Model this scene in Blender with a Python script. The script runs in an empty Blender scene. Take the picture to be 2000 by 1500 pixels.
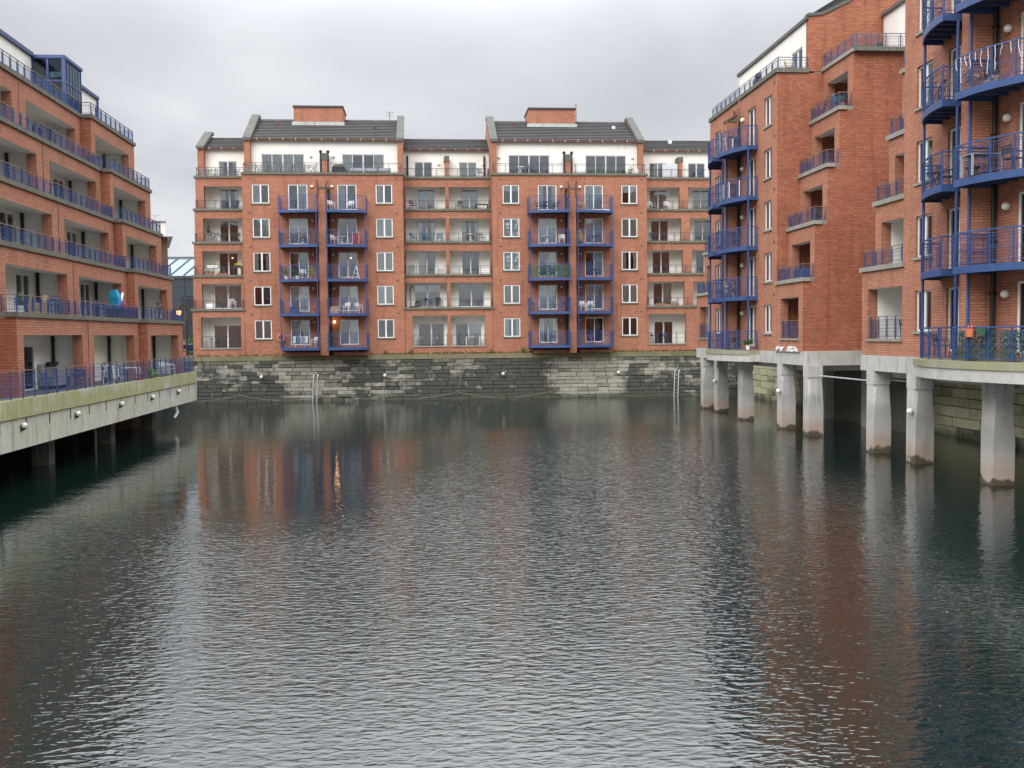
import bpy, math, random
from mathutils import Vector, Matrix
R = math.radians
rnd = random.Random(7)
scene = bpy.context.scene
COL = scene.collection

# ------------------------------------------------------------------ camera
FPX, EYE = 2000.0, 5.3
yaw, pit, roll = R(4.8), math.atan(95 / 2000.0), R(0.56)
fw = Vector((math.sin(yaw) * math.cos(pit), math.cos(yaw) * math.cos(pit), -math.sin(pit)))
r0 = Vector((math.cos(yaw), -math.sin(yaw), 0))
u0 = r0.cross(fw)
rt = math.cos(roll) * r0 - math.sin(roll) * u0
up = math.sin(roll) * r0 + math.cos(roll) * u0
cam_d = bpy.data.cameras.new('camera')
cam_d.sensor_width = 36
cam_d.lens = 36 * FPX / 2000
cam_d.clip_start = 0.1
cam_d.clip_end = 3000
cam = bpy.data.objects.new('camera', cam_d)
m = Matrix((rt, up, -fw)).transposed().to_4x4()
m.translation = (0, 0, EYE)
cam.matrix_world = m
COL.objects.link(cam)
scene.camera = cam

def ray(px, py):
    return fw * FPX + rt * (px - 1000) + up * (750 - py)
def at_x(px, py, v):                    # photo pixel -> point on the real plane x = v
    d = ray(px, py); return Vector((0, 0, EYE)) + d * (v / d.x)
def at_y(px, py, v):
    d = ray(px, py); return Vector((0, 0, EYE)) + d * (v / d.y)

# ------------------------------------------------------------------ light
SUN_EL, SUN_AZ = R(36), R(208)          # azimuth clockwise from +Y
world = bpy.data.worlds.new('World')
scene.world = world
world.use_nodes = True
wn = world.node_tree; wn.nodes.clear()
def WN(t, **k):
    n = wn.nodes.new(t)
    for a, b in k.items():
        setattr(n, a, b)
    return n
wout = WN('ShaderNodeOutputWorld')
sky = WN('ShaderNodeTexSky', sky_type='NISHITA', sun_disc=False)
sky.sun_elevation = SUN_EL; sky.sun_rotation = SUN_AZ
bg1 = WN('ShaderNodeBackground'); bg1.inputs[1].default_value = 0.08
wn.links.new(sky.outputs[0], bg1.inputs[0])
tc = WN('ShaderNodeTexCoord')
sep = WN('ShaderNodeSeparateXYZ'); wn.links.new(tc.outputs['Generated'], sep.inputs[0])
zc = WN('ShaderNodeMath', operation='MAXIMUM'); wn.links.new(sep.outputs[2], zc.inputs[0]); zc.inputs[1].default_value = 0.0
za = WN('ShaderNodeMath', operation='ADD'); wn.links.new(zc.outputs[0], za.inputs[0]); za.inputs[1].default_value = 0.22
comb = WN('ShaderNodeCombineXYZ')
for i in (0, 1):
    dv = WN('ShaderNodeMath', operation='DIVIDE'); wn.links.new(sep.outputs[i], dv.inputs[0]); wn.links.new(za.outputs[0], dv.inputs[1])
    wn.links.new(dv.outputs[0], comb.inputs[i])
no = WN('ShaderNodeTexNoise'); no.inputs['Scale'].default_value = 0.9; no.inputs['Detail'].default_value = 5; no.inputs['Roughness'].default_value = 0.5
no.inputs['Distortion'].default_value = 0.3
wn.links.new(comb.outputs[0], no.inputs['Vector'])
ramp = WN('ShaderNodeValToRGB')
ramp.color_ramp.elements[0].position = 0.38; ramp.color_ramp.elements[0].color = (0.46, 0.475, 0.505, 1)
ramp.color_ramp.elements[1].position = 0.60; ramp.color_ramp.elements[1].color = (0.655, 0.665, 0.69, 1)
wn.links.new(no.outputs[0], ramp.inputs[0])
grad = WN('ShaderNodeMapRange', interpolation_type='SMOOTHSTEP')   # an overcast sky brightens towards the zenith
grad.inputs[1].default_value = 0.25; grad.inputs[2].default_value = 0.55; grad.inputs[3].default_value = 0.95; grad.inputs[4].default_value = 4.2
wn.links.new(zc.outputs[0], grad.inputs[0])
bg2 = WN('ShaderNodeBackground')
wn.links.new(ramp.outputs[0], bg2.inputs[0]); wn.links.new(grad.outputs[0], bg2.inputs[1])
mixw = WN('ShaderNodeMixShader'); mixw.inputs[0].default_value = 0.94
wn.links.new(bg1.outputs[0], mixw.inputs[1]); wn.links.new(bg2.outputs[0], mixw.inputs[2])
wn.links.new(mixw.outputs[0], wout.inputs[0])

sd = bpy.data.lights.new('sun', 'SUN'); sd.energy = 1.5; sd.angle = R(40); sd.color = (1, 0.97, 0.93)
sun = bpy.data.objects.new('sun', sd); COL.objects.link(sun)
sv = Vector((math.sin(SUN_AZ) * math.cos(SUN_EL), math.cos(SUN_AZ) * math.cos(SUN_EL), math.sin(SUN_EL)))
sun.rotation_euler = sv.to_track_quat('Z', 'Y').to_euler()
sun.location = (0, 0, 60)

scene.view_settings.view_transform = 'Standard'
scene.view_settings.look = 'None'
scene.view_settings.exposure = 0.45
scene.view_settings.gamma = 1
scene.cycles.max_bounces = 8
scene.cycles.transparent_max_bounces = 16
scene.cycles.use_adaptive_sampling = True
scene.cycles.adaptive_threshold = 0.02
scene.cycles.use_denoising = True

# ------------------------------------------------------------------ materials
class NT:
    def __init__(s, name):
        s.m = bpy.data.materials.new(name); s.m.use_nodes = True
        s.t = s.m.node_tree; s.t.nodes.clear()
        s.out = s.n('ShaderNodeOutputMaterial')
        s.pos = s.n('ShaderNodeNewGeometry').outputs['Position']
    def n(s, t, **k):
        n = s.t.nodes.new(t)
        for a, b in k.items():
            setattr(n, a, b)
        return n
    def l(s, a, b): s.t.links.new(a, b)
    def math(s, op, a, b=None, c=None):
        n = s.n('ShaderNodeMath', operation=op)
        for i, v in enumerate((a, b, c)):
            if v is None: continue
            if isinstance(v, (int, float)): n.inputs[i].default_value = v
            else: s.l(v, n.inputs[i])
        return n.outputs[0]
    def scale(s, v, sc):
        n = s.n('ShaderNodeVectorMath', operation='MULTIPLY'); s.l(v, n.inputs[0]); n.inputs[1].default_value = sc
        return n.outputs[0]
    def noise(s, vec, scale, detail=3, rough=0.5, dist=0.0):
        n = s.n('ShaderNodeTexNoise'); s.l(vec, n.inputs['Vector'])
        n.inputs['Scale'].default_value = scale; n.inputs['Detail'].default_value = detail
        n.inputs['Roughness'].default_value = rough; n.inputs['Distortion'].default_value = dist
        return n.outputs[0]
    def rng(s, v, a, b, c=0.0, d=1.0, smooth=False):
        n = s.n('ShaderNodeMapRange'); s.l(v, n.inputs[0])
        if smooth: n.interpolation_type = 'SMOOTHSTEP'
        for i, x in enumerate((a, b, c, d)): n.inputs[i + 1].default_value = x
        return n.outputs[0]
    def mix(s, f, a, b, blend='MIX'):
        n = s.n('ShaderNodeMix', data_type='RGBA', blend_type=blend)
        if isinstance(f, (int, float)): n.inputs[0].default_value = f
        else: s.l(f, n.inputs[0])
        for i, v in ((6, a), (7, b)):
            if isinstance(v, tuple): n.inputs[i].default_value = (*v, 1)
            else: s.l(v, n.inputs[i])
        return n.outputs[2]
    def bump(s, h, strength, dist):
        n = s.n('ShaderNodeBump'); n.inputs['Strength'].default_value = strength; n.inputs['Distance'].default_value = dist
        s.l(h, n.inputs['Height']); return n.outputs[0]
    def bsdf(s, col, rough=0.8, nrm=None, metal=0.0, spec=0.3, **k):
        b = s.n('ShaderNodeBsdfPrincipled')
        if isinstance(col, tuple): b.inputs['Base Color'].default_value = (*col, 1)
        else: s.l(col, b.inputs['Base Color'])
        if isinstance(rough, (int, float)): b.inputs['Roughness'].default_value = rough
        else: s.l(rough, b.inputs['Roughness'])
        b.inputs['Metallic'].default_value = metal
        b.inputs['Specular IOR Level'].default_value = spec
        if nrm is not None: s.l(nrm, b.inputs['Normal'])
        for a, v in k.items(): b.inputs[a].default_value = v
        s.l(b.outputs[0], s.out.inputs[0])
        return b
    def uv_wall(s):                      # x+y along axis-aligned walls, z up
        sp = s.n('ShaderNodeSeparateXYZ'); s.l(s.pos, sp.inputs[0])
        h = s.math('ADD', sp.outputs[0], sp.outputs[1])
        c = s.n('ShaderNodeCombineXYZ'); s.l(h, c.inputs[0]); s.l(sp.outputs[2], c.inputs[1])
        return c.outputs[0], sp

def mat_brick(name, a, b, mortar, dark):
    t = NT(name)
    v, sp = t.uv_wall()
    br = t.n('ShaderNodeTexBrick')
    t.l(v, br.inputs['Vector'])
    br.inputs['Scale'].default_value = 1.0
    br.inputs['Brick Width'].default_value = 0.30
    br.inputs['Row Height'].default_value = 0.10
    br.inputs['Mortar Size'].default_value = 0.014
    br.inputs['Mortar Smooth'].default_value = 0.2
    br.inputs['Color1'].default_value = (*a, 1)
    br.inputs['Color2'].default_value = (*b, 1)
    br.inputs['Mortar'].default_value = (*mortar, 1)
    big = t.noise(t.pos, 0.5, 5, 0.6)
    c = t.mix(t.rng(big, 0.35, 0.72), br.outputs[0], dark, 'MULTIPLY')
    # batches of paler and darker bricks, laid a few courses at a time
    st = t.noise(t.scale(v, (1.4, 9.0, 1.0)), 1.0, 2, 0.6)
    c = t.mix(t.rng(st, 0.62, 0.75, 0, 0.55), c, (0.74, 0.66, 0.62), 'MULTIPLY')
    c = t.mix(t.rng(st, 0.36, 0.22, 0, 0.28), c, (0.55, 0.30, 0.22))
    # rain streaks
    sk = t.noise(t.scale(v, (2.2, 0.18, 1.0)), 1.0, 4, 0.6)
    c = t.mix(t.rng(sk, 0.54, 0.72, 0, 0.6), c, (0.55, 0.50, 0.48), 'MULTIPLY')
    sa = t.noise(t.pos, 1.7, 5, 0.7, 0.4)
    c = t.mix(t.rng(sa, 0.62, 0.78, 0, 0.35), c, (0.62, 0.50, 0.43))
    h = t.math('SUBTRACT', 1.0, br.outputs[1])
    t.bsdf(c, 0.85, t.bump(h, 1.0, 0.02))
    return t.m
M = {}
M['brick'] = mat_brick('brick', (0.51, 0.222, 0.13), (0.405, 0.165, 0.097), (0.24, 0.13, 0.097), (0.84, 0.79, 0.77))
M['brick_shade'] = mat_brick('brick_shaded_side', (0.45, 0.17, 0.09), (0.335, 0.115, 0.064), (0.20, 0.085, 0.06), (0.8, 0.75, 0.72))  # same brick with the shade of flanks and recesses in its colour
M['brick_brown'] = mat_brick('brick_brown', (0.20, 0.12, 0.09), (0.16, 0.10, 0.08), (0.2, 0.16, 0.13), (0.8, 0.8, 0.8))

def mat_render(name, col):
    t = NT(name); v, sp = t.uv_wall()
    n = t.noise(t.pos, 0.8, 4)
    c = t.mix(t.rng(n, 0.4, 0.75, 0, 0.25), col, tuple(x * 0.8 for x in col))
    sk = t.noise(t.scale(v, (3.0, 0.15, 1)), 1.0, 3)
    c = t.mix(t.rng(sk, 0.55, 0.75, 0, 0.3), c, tuple(x * 0.66 for x in col))
    t.bsdf(c, 0.9)
    return t.m
M['cream'] = mat_render('cream_render', (0.77, 0.745, 0.68))
M['loggia_wall'] = mat_render('painted_wall', (0.86, 0.84, 0.77))
M['ceiling'] = mat_render('soffit_paint', (0.74, 0.73, 0.68))

def mat_concrete(name, col, moss=0.0, stain=0.5, tide=False, streak=3.5):
    t = NT(name); v, sp = t.uv_wall()
    n = t.noise(t.pos, 1.2, 6, 0.65)
    c = t.mix(t.rng(n, 0.3, 0.7), tuple(x * 0.78 for x in col), col)
    sk = t.noise(t.scale(v, (streak, 0.35, 1)), 1.0, 5, 0.7)
    c = t.mix(t.rng(sk, 0.53, 0.68, 0, stain), c, (0.09, 0.09, 0.085))
    sk2 = t.noise(t.scale(v, (streak * 1.7, 0.5, 3)), 1.3, 4, 0.7)
    c = t.mix(t.rng(sk2, 0.58, 0.7, 0, stain * 0.7), c, (0.55, 0.54, 0.5))
    if moss:
        g = t.noise(t.scale(v, (0.35, 0.7, 1)), 1.0, 3)
        g2 = t.noise(t.scale(v, (4.0, 0.4, 1)), 1.0, 4)
        f = t.math('MULTIPLY', t.rng(g, 0.33, 0.5), t.rng(g2, 0.3, 0.6, 0.4, 1))
        c = t.mix(t.math('MULTIPLY', f, moss), c, (0.24, 0.235, 0.05))
    if tide:
        w = t.noise(t.pos, 1.4, 4, 0.6)
        z = t.math('ADD', sp.outputs[2], t.math('MULTIPLY', t.math('SUBTRACT', w, 0.5), 1.1))
        c = t.mix(t.rng(z, 1.4, 0.5, 0, 0.65), c, (0.30, 0.21, 0.145))
        g = t.rng(z, 2.3, 1.9, 0, 1); g = t.math('MULTIPLY', g, t.rng(z, 0.9, 1.5, 0, 0.35))
        c = t.mix(g, c, (0.17, 0.17, 0.165))
        c = t.mix(t.rng(z, 0.25, 0.12, 0, 0.9), c, (0.05, 0.035, 0.02))
    f = t.noise(t.pos, 25, 3)
    t.bsdf(c, 0.85, t.bump(f, 0.3, 0.01))
    return t.m
M['concrete'] = mat_concrete('grey_concrete', (0.50, 0.49, 0.46), 0.0, 0.35)
M['coping'] = mat_concrete('coping_concrete', (0.13, 0.128, 0.112), 0.12, 0.6)
M['coping_pale'] = mat_concrete('pale_coping_concrete', (0.30, 0.285, 0.25), 0.1, 0.5)
M['fascia_low'] = mat_concrete('fascia_concrete', (0.52, 0.51, 0.455), 0.25, 0.75)
M['fascia_top'] = mat_concrete('mossy_concrete', (0.44, 0.44, 0.36), 0.75, 0.6)
M['shade_concrete'] = mat_concrete('shade_toned_concrete', (0.10, 0.10, 0.09), 0.1, 0.5)  # concrete with the shade beneath the blocks put into its colour
M['pillar'] = mat_concrete('pillar_concrete', (0.47, 0.46, 0.435), 0.0, 0.45, True, 2.2)
M['beam'] = mat_concrete('beam_concrete', (0.47, 0.46, 0.43), 0.05, 0.55)
M['band'] = mat_concrete('weathered_band_concrete', (0.30, 0.29, 0.24), 0.45, 0.6)
M['gable'] = mat_concrete('gable_concrete', (0.11, 0.11, 0.103), 0.05, 0.5)
M['lead'] = mat_concrete('lead_flashing', (0.45, 0.47, 0.45), 0.15, 0.5)

def mat_simple(name, col, rough=0.5, metal=0.0, spec=0.4, var=0.15, sc=6.0, **k):
    t = NT(name)
    n = t.noise(t.pos, sc, 4, 0.6)
    c = t.mix(t.rng(n, 0.3, 0.7), tuple(x * (1 - var) for x in col), tuple(min(1, x * (1 + var * 0.5)) for x in col))
    t.bsdf(c, rough, None, metal, spec, **k)
    return t.m
M['blue'] = mat_simple('blue_paint', (0.030, 0.068, 0.19), 0.45, 0, 0.5, 0.2, 3)
M['blue_dull'] = mat_simple('weathered_blue_paint', (0.05, 0.075, 0.16), 0.55, 0, 0.4, 0.3, 3)
M['rail_dark'] = mat_simple('dark_rail_paint', (0.055, 0.055, 0.07), 0.5, 0, 0.4, 0.3, 3)
M['rail_red'] = mat_simple('timber_handrail', (0.20, 0.13, 0.11), 0.5, 0, 0.4, 0.3, 3)
M['white'] = mat_simple('white_plastic', (0.78, 0.78, 0.77), 0.4, 0, 0.4, 0.08)
M['white_frame'] = mat_simple('white_window_frame', (0.76, 0.76, 0.74), 0.45, 0, 0.4, 0.1, 2)
M['alu'] = mat_simple('aluminium_frame', (0.55, 0.56, 0.57), 0.4, 0.2, 0.4, 0.1, 2)
M['black'] = mat_simple('black_paint', (0.02, 0.02, 0.02), 0.45, 0, 0.4, 0.3)
M['charcoal'] = mat_simple('charcoal_metal', (0.045, 0.05, 0.055), 0.4, 0.2, 0.5, 0.2)
M['globe'] = mat_simple('cream_lamp_glass', (0.72, 0.70, 0.60), 0.3, 0, 0.5, 0.08)
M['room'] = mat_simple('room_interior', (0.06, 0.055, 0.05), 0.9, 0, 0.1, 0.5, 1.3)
M['curtain'] = mat_simple('white_curtain', (0.86, 0.86, 0.83), 0.9, 0, 0.1, 0.1, 1)
M['sheer'] = mat_simple('grey_sheer_curtain', (0.74, 0.75, 0.74), 0.9, 0, 0.1, 0.15, 1)
M['blind'] = mat_simple('pale_blind', (0.80, 0.86, 0.84), 0.8, 0, 0.2, 0.06, 1)
M['olive'] = mat_simple('olive_blind', (0.40, 0.42, 0.33), 0.8, 0, 0.2, 0.06, 1)
M['foil'] = mat_simple('crumpled_foil', (0.66, 0.72, 0.74), 0.25, 0.75, 0.5, 0.2, 5)
M['red_cloth'] = mat_simple('red_cloth', (0.30, 0.04, 0.03), 0.9, 0, 0.1, 0.2)
M['wood'] = mat_simple('brown_wood', (0.22, 0.12, 0.06), 0.6, 0, 0.3, 0.3, 8)
M['pale_wood'] = mat_simple('pale_wood', (0.42, 0.30, 0.20), 0.6, 0, 0.3, 0.3, 8)
M['terracotta'] = mat_simple('terracotta', (0.45, 0.17, 0.09), 0.8, 0, 0.2, 0.2, 8)
M['orange'] = mat_simple('orange_plastic', (0.62, 0.18, 0.08), 0.5, 0, 0.4, 0.15, 8)
M['ring'] = mat_simple('faded_orange_plastic', (0.70, 0.20, 0.12), 0.5, 0, 0.4, 0.15, 8)
M['leaf'] = mat_simple('green_leaves', (0.055, 0.12, 0.03), 0.7, 0, 0.3, 0.5, 14)
M['leaf_bright'] = mat_simple('bright_leaves', (0.14, 0.25, 0.05), 0.7, 0, 0.3, 0.4, 14)
M['leaf_yellow'] = mat_simple('yellow_flowers', (0.55, 0.52, 0.05), 0.7, 0, 0.3, 0.3, 14)
M['hedge'] = mat_simple('plastic_ivy_leaves', (0.05, 0.13, 0.075), 0.5, 0, 0.4, 0.5, 14)
M['moss'] = mat_simple('moss', (0.075, 0.085, 0.02), 0.9, 0, 0.1, 0.5, 8)
M['dry'] = mat_simple('dry_stalks', (0.12, 0.10, 0.05), 0.9, 0, 0.1, 0.4, 8)
M['sky_cloth'] = mat_simple('turquoise_fabric', (0.03, 0.32, 0.50), 0.7, 0, 0.2, 0.2)
M['purple'] = mat_simple('purple_fabric', (0.16, 0.03, 0.20), 0.8, 0, 0.2, 0.2)
M['grey_cloth'] = mat_simple('grey_cloth', (0.28, 0.29, 0.31), 0.9, 0, 0.1, 0.2)
M['blue_cloth'] = mat_simple('blue_cloth', (0.10, 0.20, 0.34), 0.8, 0, 0.1, 0.2)
M['rust'] = mat_simple('rusty_iron', (0.14, 0.07, 0.045), 0.8, 0.2, 0.3, 0.4)
M['galv'] = mat_simple('galvanised_steel', (0.58, 0.60, 0.62), 0.4, 0.5, 0.5, 0.15)
M['rope'] = mat_simple('pale_rope', (0.24, 0.23, 0.20), 0.9, 0, 0.1, 0.2)
M['car_blue'] = mat_simple('dark_blue_car_paint', (0.03, 0.06, 0.14), 0.2, 0.3, 0.6, 0.05)
M['car_glass'] = mat_simple('car_glass', (0.03, 0.04, 0.05), 0.06, 0, 0.8, 0.05)
M['silver'] = mat_simple('silver_paint', (0.66, 0.68, 0.70), 0.3, 0.4, 0.5, 0.05)
M['asphalt'] = mat_simple('asphalt', (0.055, 0.055, 0.055), 0.9, 0, 0.2, 0.3)
M['paving'] = mat_simple('paving', (0.22, 0.21, 0.19), 0.9, 0, 0.2, 0.3, 1.5)
M['dark_glass'] = mat_simple('dark_curtain_wall_glass', (0.02, 0.035, 0.045), 0.05, 0, 0.9, 0.2, 0.3)

def mat_emit(name, col, e):
    t = NT(name); t.bsdf(col, 0.5, None, 0, 0.3); b = t.t.nodes[-1]
    b.inputs['Emission Color'].default_value = (*col, 1); b.inputs['Emission Strength'].default_value = e
    return t.m
M['lit'] = mat_emit('lit_lamp_glass', (1.0, 0.72, 0.42), 2.2)
M['lit_orange'] = mat_emit('lit_orange_lamp_glass', (1.0, 0.42, 0.16), 2.6)
M['lit_soft'] = mat_emit('dim_lamp_glass', (1.0, 0.66, 0.36), 1.4)

def mat_glass(name, tint, ior):
    t = NT(name)
    tr = t.n('ShaderNodeBsdfTransparent'); tr.inputs[0].default_value = (*tint, 1)
    gl = t.n('ShaderNodeBsdfGlossy'); gl.inputs['Roughness'].default_value = 0.02; gl.inputs[0].default_value = (0.92, 0.95, 1.0, 1)
    fr = t.n('ShaderNodeFresnel'); fr.inputs[0].default_value = ior
    wob = t.noise(t.pos, 1.1, 1)
    t.l(t.bump(wob, 0.12, 0.05), gl.inputs['Normal'])
    mx = t.n('ShaderNodeMixShader'); t.l(fr.outputs[0], mx.inputs[0]); t.l(tr.outputs[0], mx.inputs[1]); t.l(gl.outputs[0], mx.inputs[2])
    t.l(mx.outputs[0], t.out.inputs[0])
    return t.m
M['glass'] = mat_glass('window_glass', (0.95, 0.97, 0.96), 2.1)
M['glass_blue'] = mat_glass('conservatory_glass', (0.30, 0.40, 0.46), 1.7)

# roof tiles
t = NT('roof_tiles'); v, sp = t.uv_wall()
br = t.n('ShaderNodeTexBrick'); sx = t.n('ShaderNodeCombineXYZ'); t.l(sp.outputs[0], sx.inputs[0]); t.l(sp.outputs[2], sx.inputs[1]); t.l(sx.outputs[0], br.inputs['Vector'])
br.inputs['Scale'].default_value = 1; br.inputs['Brick Width'].default_value = 0.33; br.inputs['Row Height'].default_value = 0.18
br.inputs['Mortar Size'].default_value = 0.004
br.inputs['Color1'].default_value = (0.19, 0.18, 0.18, 1); br.inputs['Color2'].default_value = (0.14, 0.13, 0.135, 1); br.inputs['Mortar'].default_value = (0.02, 0.02, 0.02, 1)
c = t.mix(t.rng(t.noise(t.pos, 0.9, 5, 0.65), 0.52, 0.72, 0, 0.5), br.outputs[0], (0.13, 0.15, 0.09))
t.bsdf(c, 0.8); M['tiles'] = t.m

# quay stones: pale limestone with shaped black weathering, different per block
def mat_stone(name, pale, mid, dark, darkness):
    t = NT(name)
    oi = t.n('ShaderNodeObjectInfo').outputs['Random']
    v, sp = t.uv_wall()
    c = t.mix(oi, pale, mid)
    c = t.mix(t.rng(t.noise(t.pos, 3.0, 4), 0.35, 0.7, 0, 0.35), c, tuple(x * 0.6 for x in mid))
    reg = t.noise(t.scale(v, (0.13, 0.25, 1)), 1.0, 3, 0.6)
    det = t.noise(t.pos, 2.6, 5, 0.65, 0.5)
    f = t.math('ADD', t.math('MULTIPLY', reg, 2.1), t.math('MULTIPLY', det, 1.0))
    f = t.math('ADD', f, t.math('MULTIPLY', t.noise(t.scale(v, (5.0, 8.0, 1)), 1.0, 4, 0.7), 0.5))
    f = t.math('ADD', f, t.math('MULTIPLY', oi, 0.55))
    f = t.math('ADD', f, darkness)
    if name == 'quay_stone':
        for cx_, hw in ((-9.3, 3.6), (13.6, 4.6)):
            dd = t.math('ABSOLUTE', t.math('SUBTRACT', sp.outputs[0], cx_))
            f = t.math('SUBTRACT', f, t.rng(dd, hw, hw * 0.35, 0, 0.55, True))
        f = t.math('SUBTRACT', f, t.rng(t.noise(t.scale(v, (0.7, 1.6, 1)), 1.0, 3, 0.6, 0.5), 0.55, 0.75, 0, 0.5))
    low = t.rng(sp.outputs[2], 1.3, 0.2, 0, 0.22)
    f = t.math('ADD', f, low)
    k = t.rng(f, 1.9, 2.35, 0, 0.95)
    dk = t.mix(t.rng(t.noise(t.pos, 2.0, 3), 0.45, 0.65), dark, (0.052, 0.052, 0.035))
    c = t.mix(k, c, dk)
    c = t.mix(t.rng(sp.outputs[2], 3.0, 3.75, 0, 0.5), c, (0.13, 0.12, 0.05))
    c = t.mix(t.rng(sp.outputs[2], 0.45, 0.1, 0, 0.7), c, (0.07, 0.075, 0.05))
    t.bsdf(c, 0.85, t.bump(t.noise(t.pos, 9, 4), 0.6, 0.03))
    return t.m
M['stone'] = mat_stone('quay_stone', (0.37, 0.35, 0.29), (0.22, 0.21, 0.17), (0.050, 0.053, 0.050), 0.40)
M['stone_e'] = mat_stone('east_quay_stone', (0.66, 0.63, 0.42), (0.42, 0.40, 0.26), (0.07, 0.07, 0.05), -0.30)
M['joint'] = mat_simple('joint_mortar', (0.045, 0.045, 0.04), 0.9, 0, 0.1, 0.4)
M['cope_stone'] = mat_stone('quay_cope_stone', (0.25, 0.22, 0.15), (0.18, 0.16, 0.11), (0.10, 0.10, 0.05), -0.4)

# water
t = NT('dock_water')
sp = t.n('ShaderNodeSeparateXYZ'); t.l(t.pos, sp.inputs[0]); X, Y = sp.outputs[0], sp.outputs[1]
wv = t.math('MULTIPLY', t.math('SUBTRACT', t.noise(t.scale(t.pos, (1, 0.7, 1)), 0.14, 3), 0.5), 7.0)
xs = t.math('ADD', X, wv); ys = t.math('ADD', Y, wv)
a = t.math('ADD', t.math('SUBTRACT', xs, t.math('MULTIPLY', t.math('SUBTRACT', ys, 29.0), 0.2)), 4.0)      # breeze reaches the middle of the dock
b = t.math('MULTIPLY', t.math('SUBTRACT', 31.0, ys), 0.55)
mask = t.math('MAXIMUM', a, b)
mask = t.math('MINIMUM', mask, t.math('MULTIPLY', t.math('SUBTRACT', 57.0, ys), 0.35))
lee = t.math('MULTIPLY', t.math('ADD', X, t.math('ADD', 3.0, t.math('MULTIPLY', Y, 0.22))), 1.0)           # lee of the left block
mask = t.math('MINIMUM', mask, t.math('ADD', lee, 1.0))
lee2 = t.math('SUBTRACT', t.math('ADD', 2.5, t.math('MULTIPLY', Y, 0.30)), X)                               # lee of the right block
mask = t.math('MINIMUM', mask, t.math('ADD', lee2, 1.0))
mask = t.rng(mask, -1.5, 3.5, 0.0, 1.0, True)
mask = t.math('MULTIPLY', mask, t.rng(t.noise(t.scale(t.pos, (1, 0.6, 1)), 0.09, 2), 0.3, 0.6, 0.8, 1.0))
mp = t.n('ShaderNodeMapping'); t.l(t.pos, mp.inputs[0]); mp.inputs['Rotation'].default_value = (0, 0, R(14)); mp.inputs['Scale'].default_value = (0.46, 1.0, 1)
n1 = t.noise(mp.outputs[0], 7.4, 1.8, 0.5, 0.5)
n2 = t.noise(mp.outputs[0], 13.0, 1, 0.5)
n3 = t.noise(t.scale(t.pos, (0.5, 1, 1)), 0.9, 2)
far = t.rng(Y, 13, 32, 0.0, 1.0)
amp = t.math('MULTIPLY', mask, t.math('ADD', 0.0105, t.math('MULTIPLY', far, 0.0195)))
amp = t.math('ADD', amp, t.rng(X, 4.0, 12.0, 0.0, 0.006))
h = t.math('ADD', t.math('MULTIPLY', n1, t.math('ADD', amp, 0.0050)), t.math('MULTIPLY', n2, t.math('ADD', t.math('MULTIPLY', mask, 0.0035), 0.0006)))
h = t.math('ADD', h, t.math('MULTIPLY', n3, 0.011))
bs = t.bsdf((0.004, 0.012, 0.010), 0.02, t.bump(h, 1.0, 1.0), 0, 0.5, IOR=1.9)
M['water'] = t.m

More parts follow.
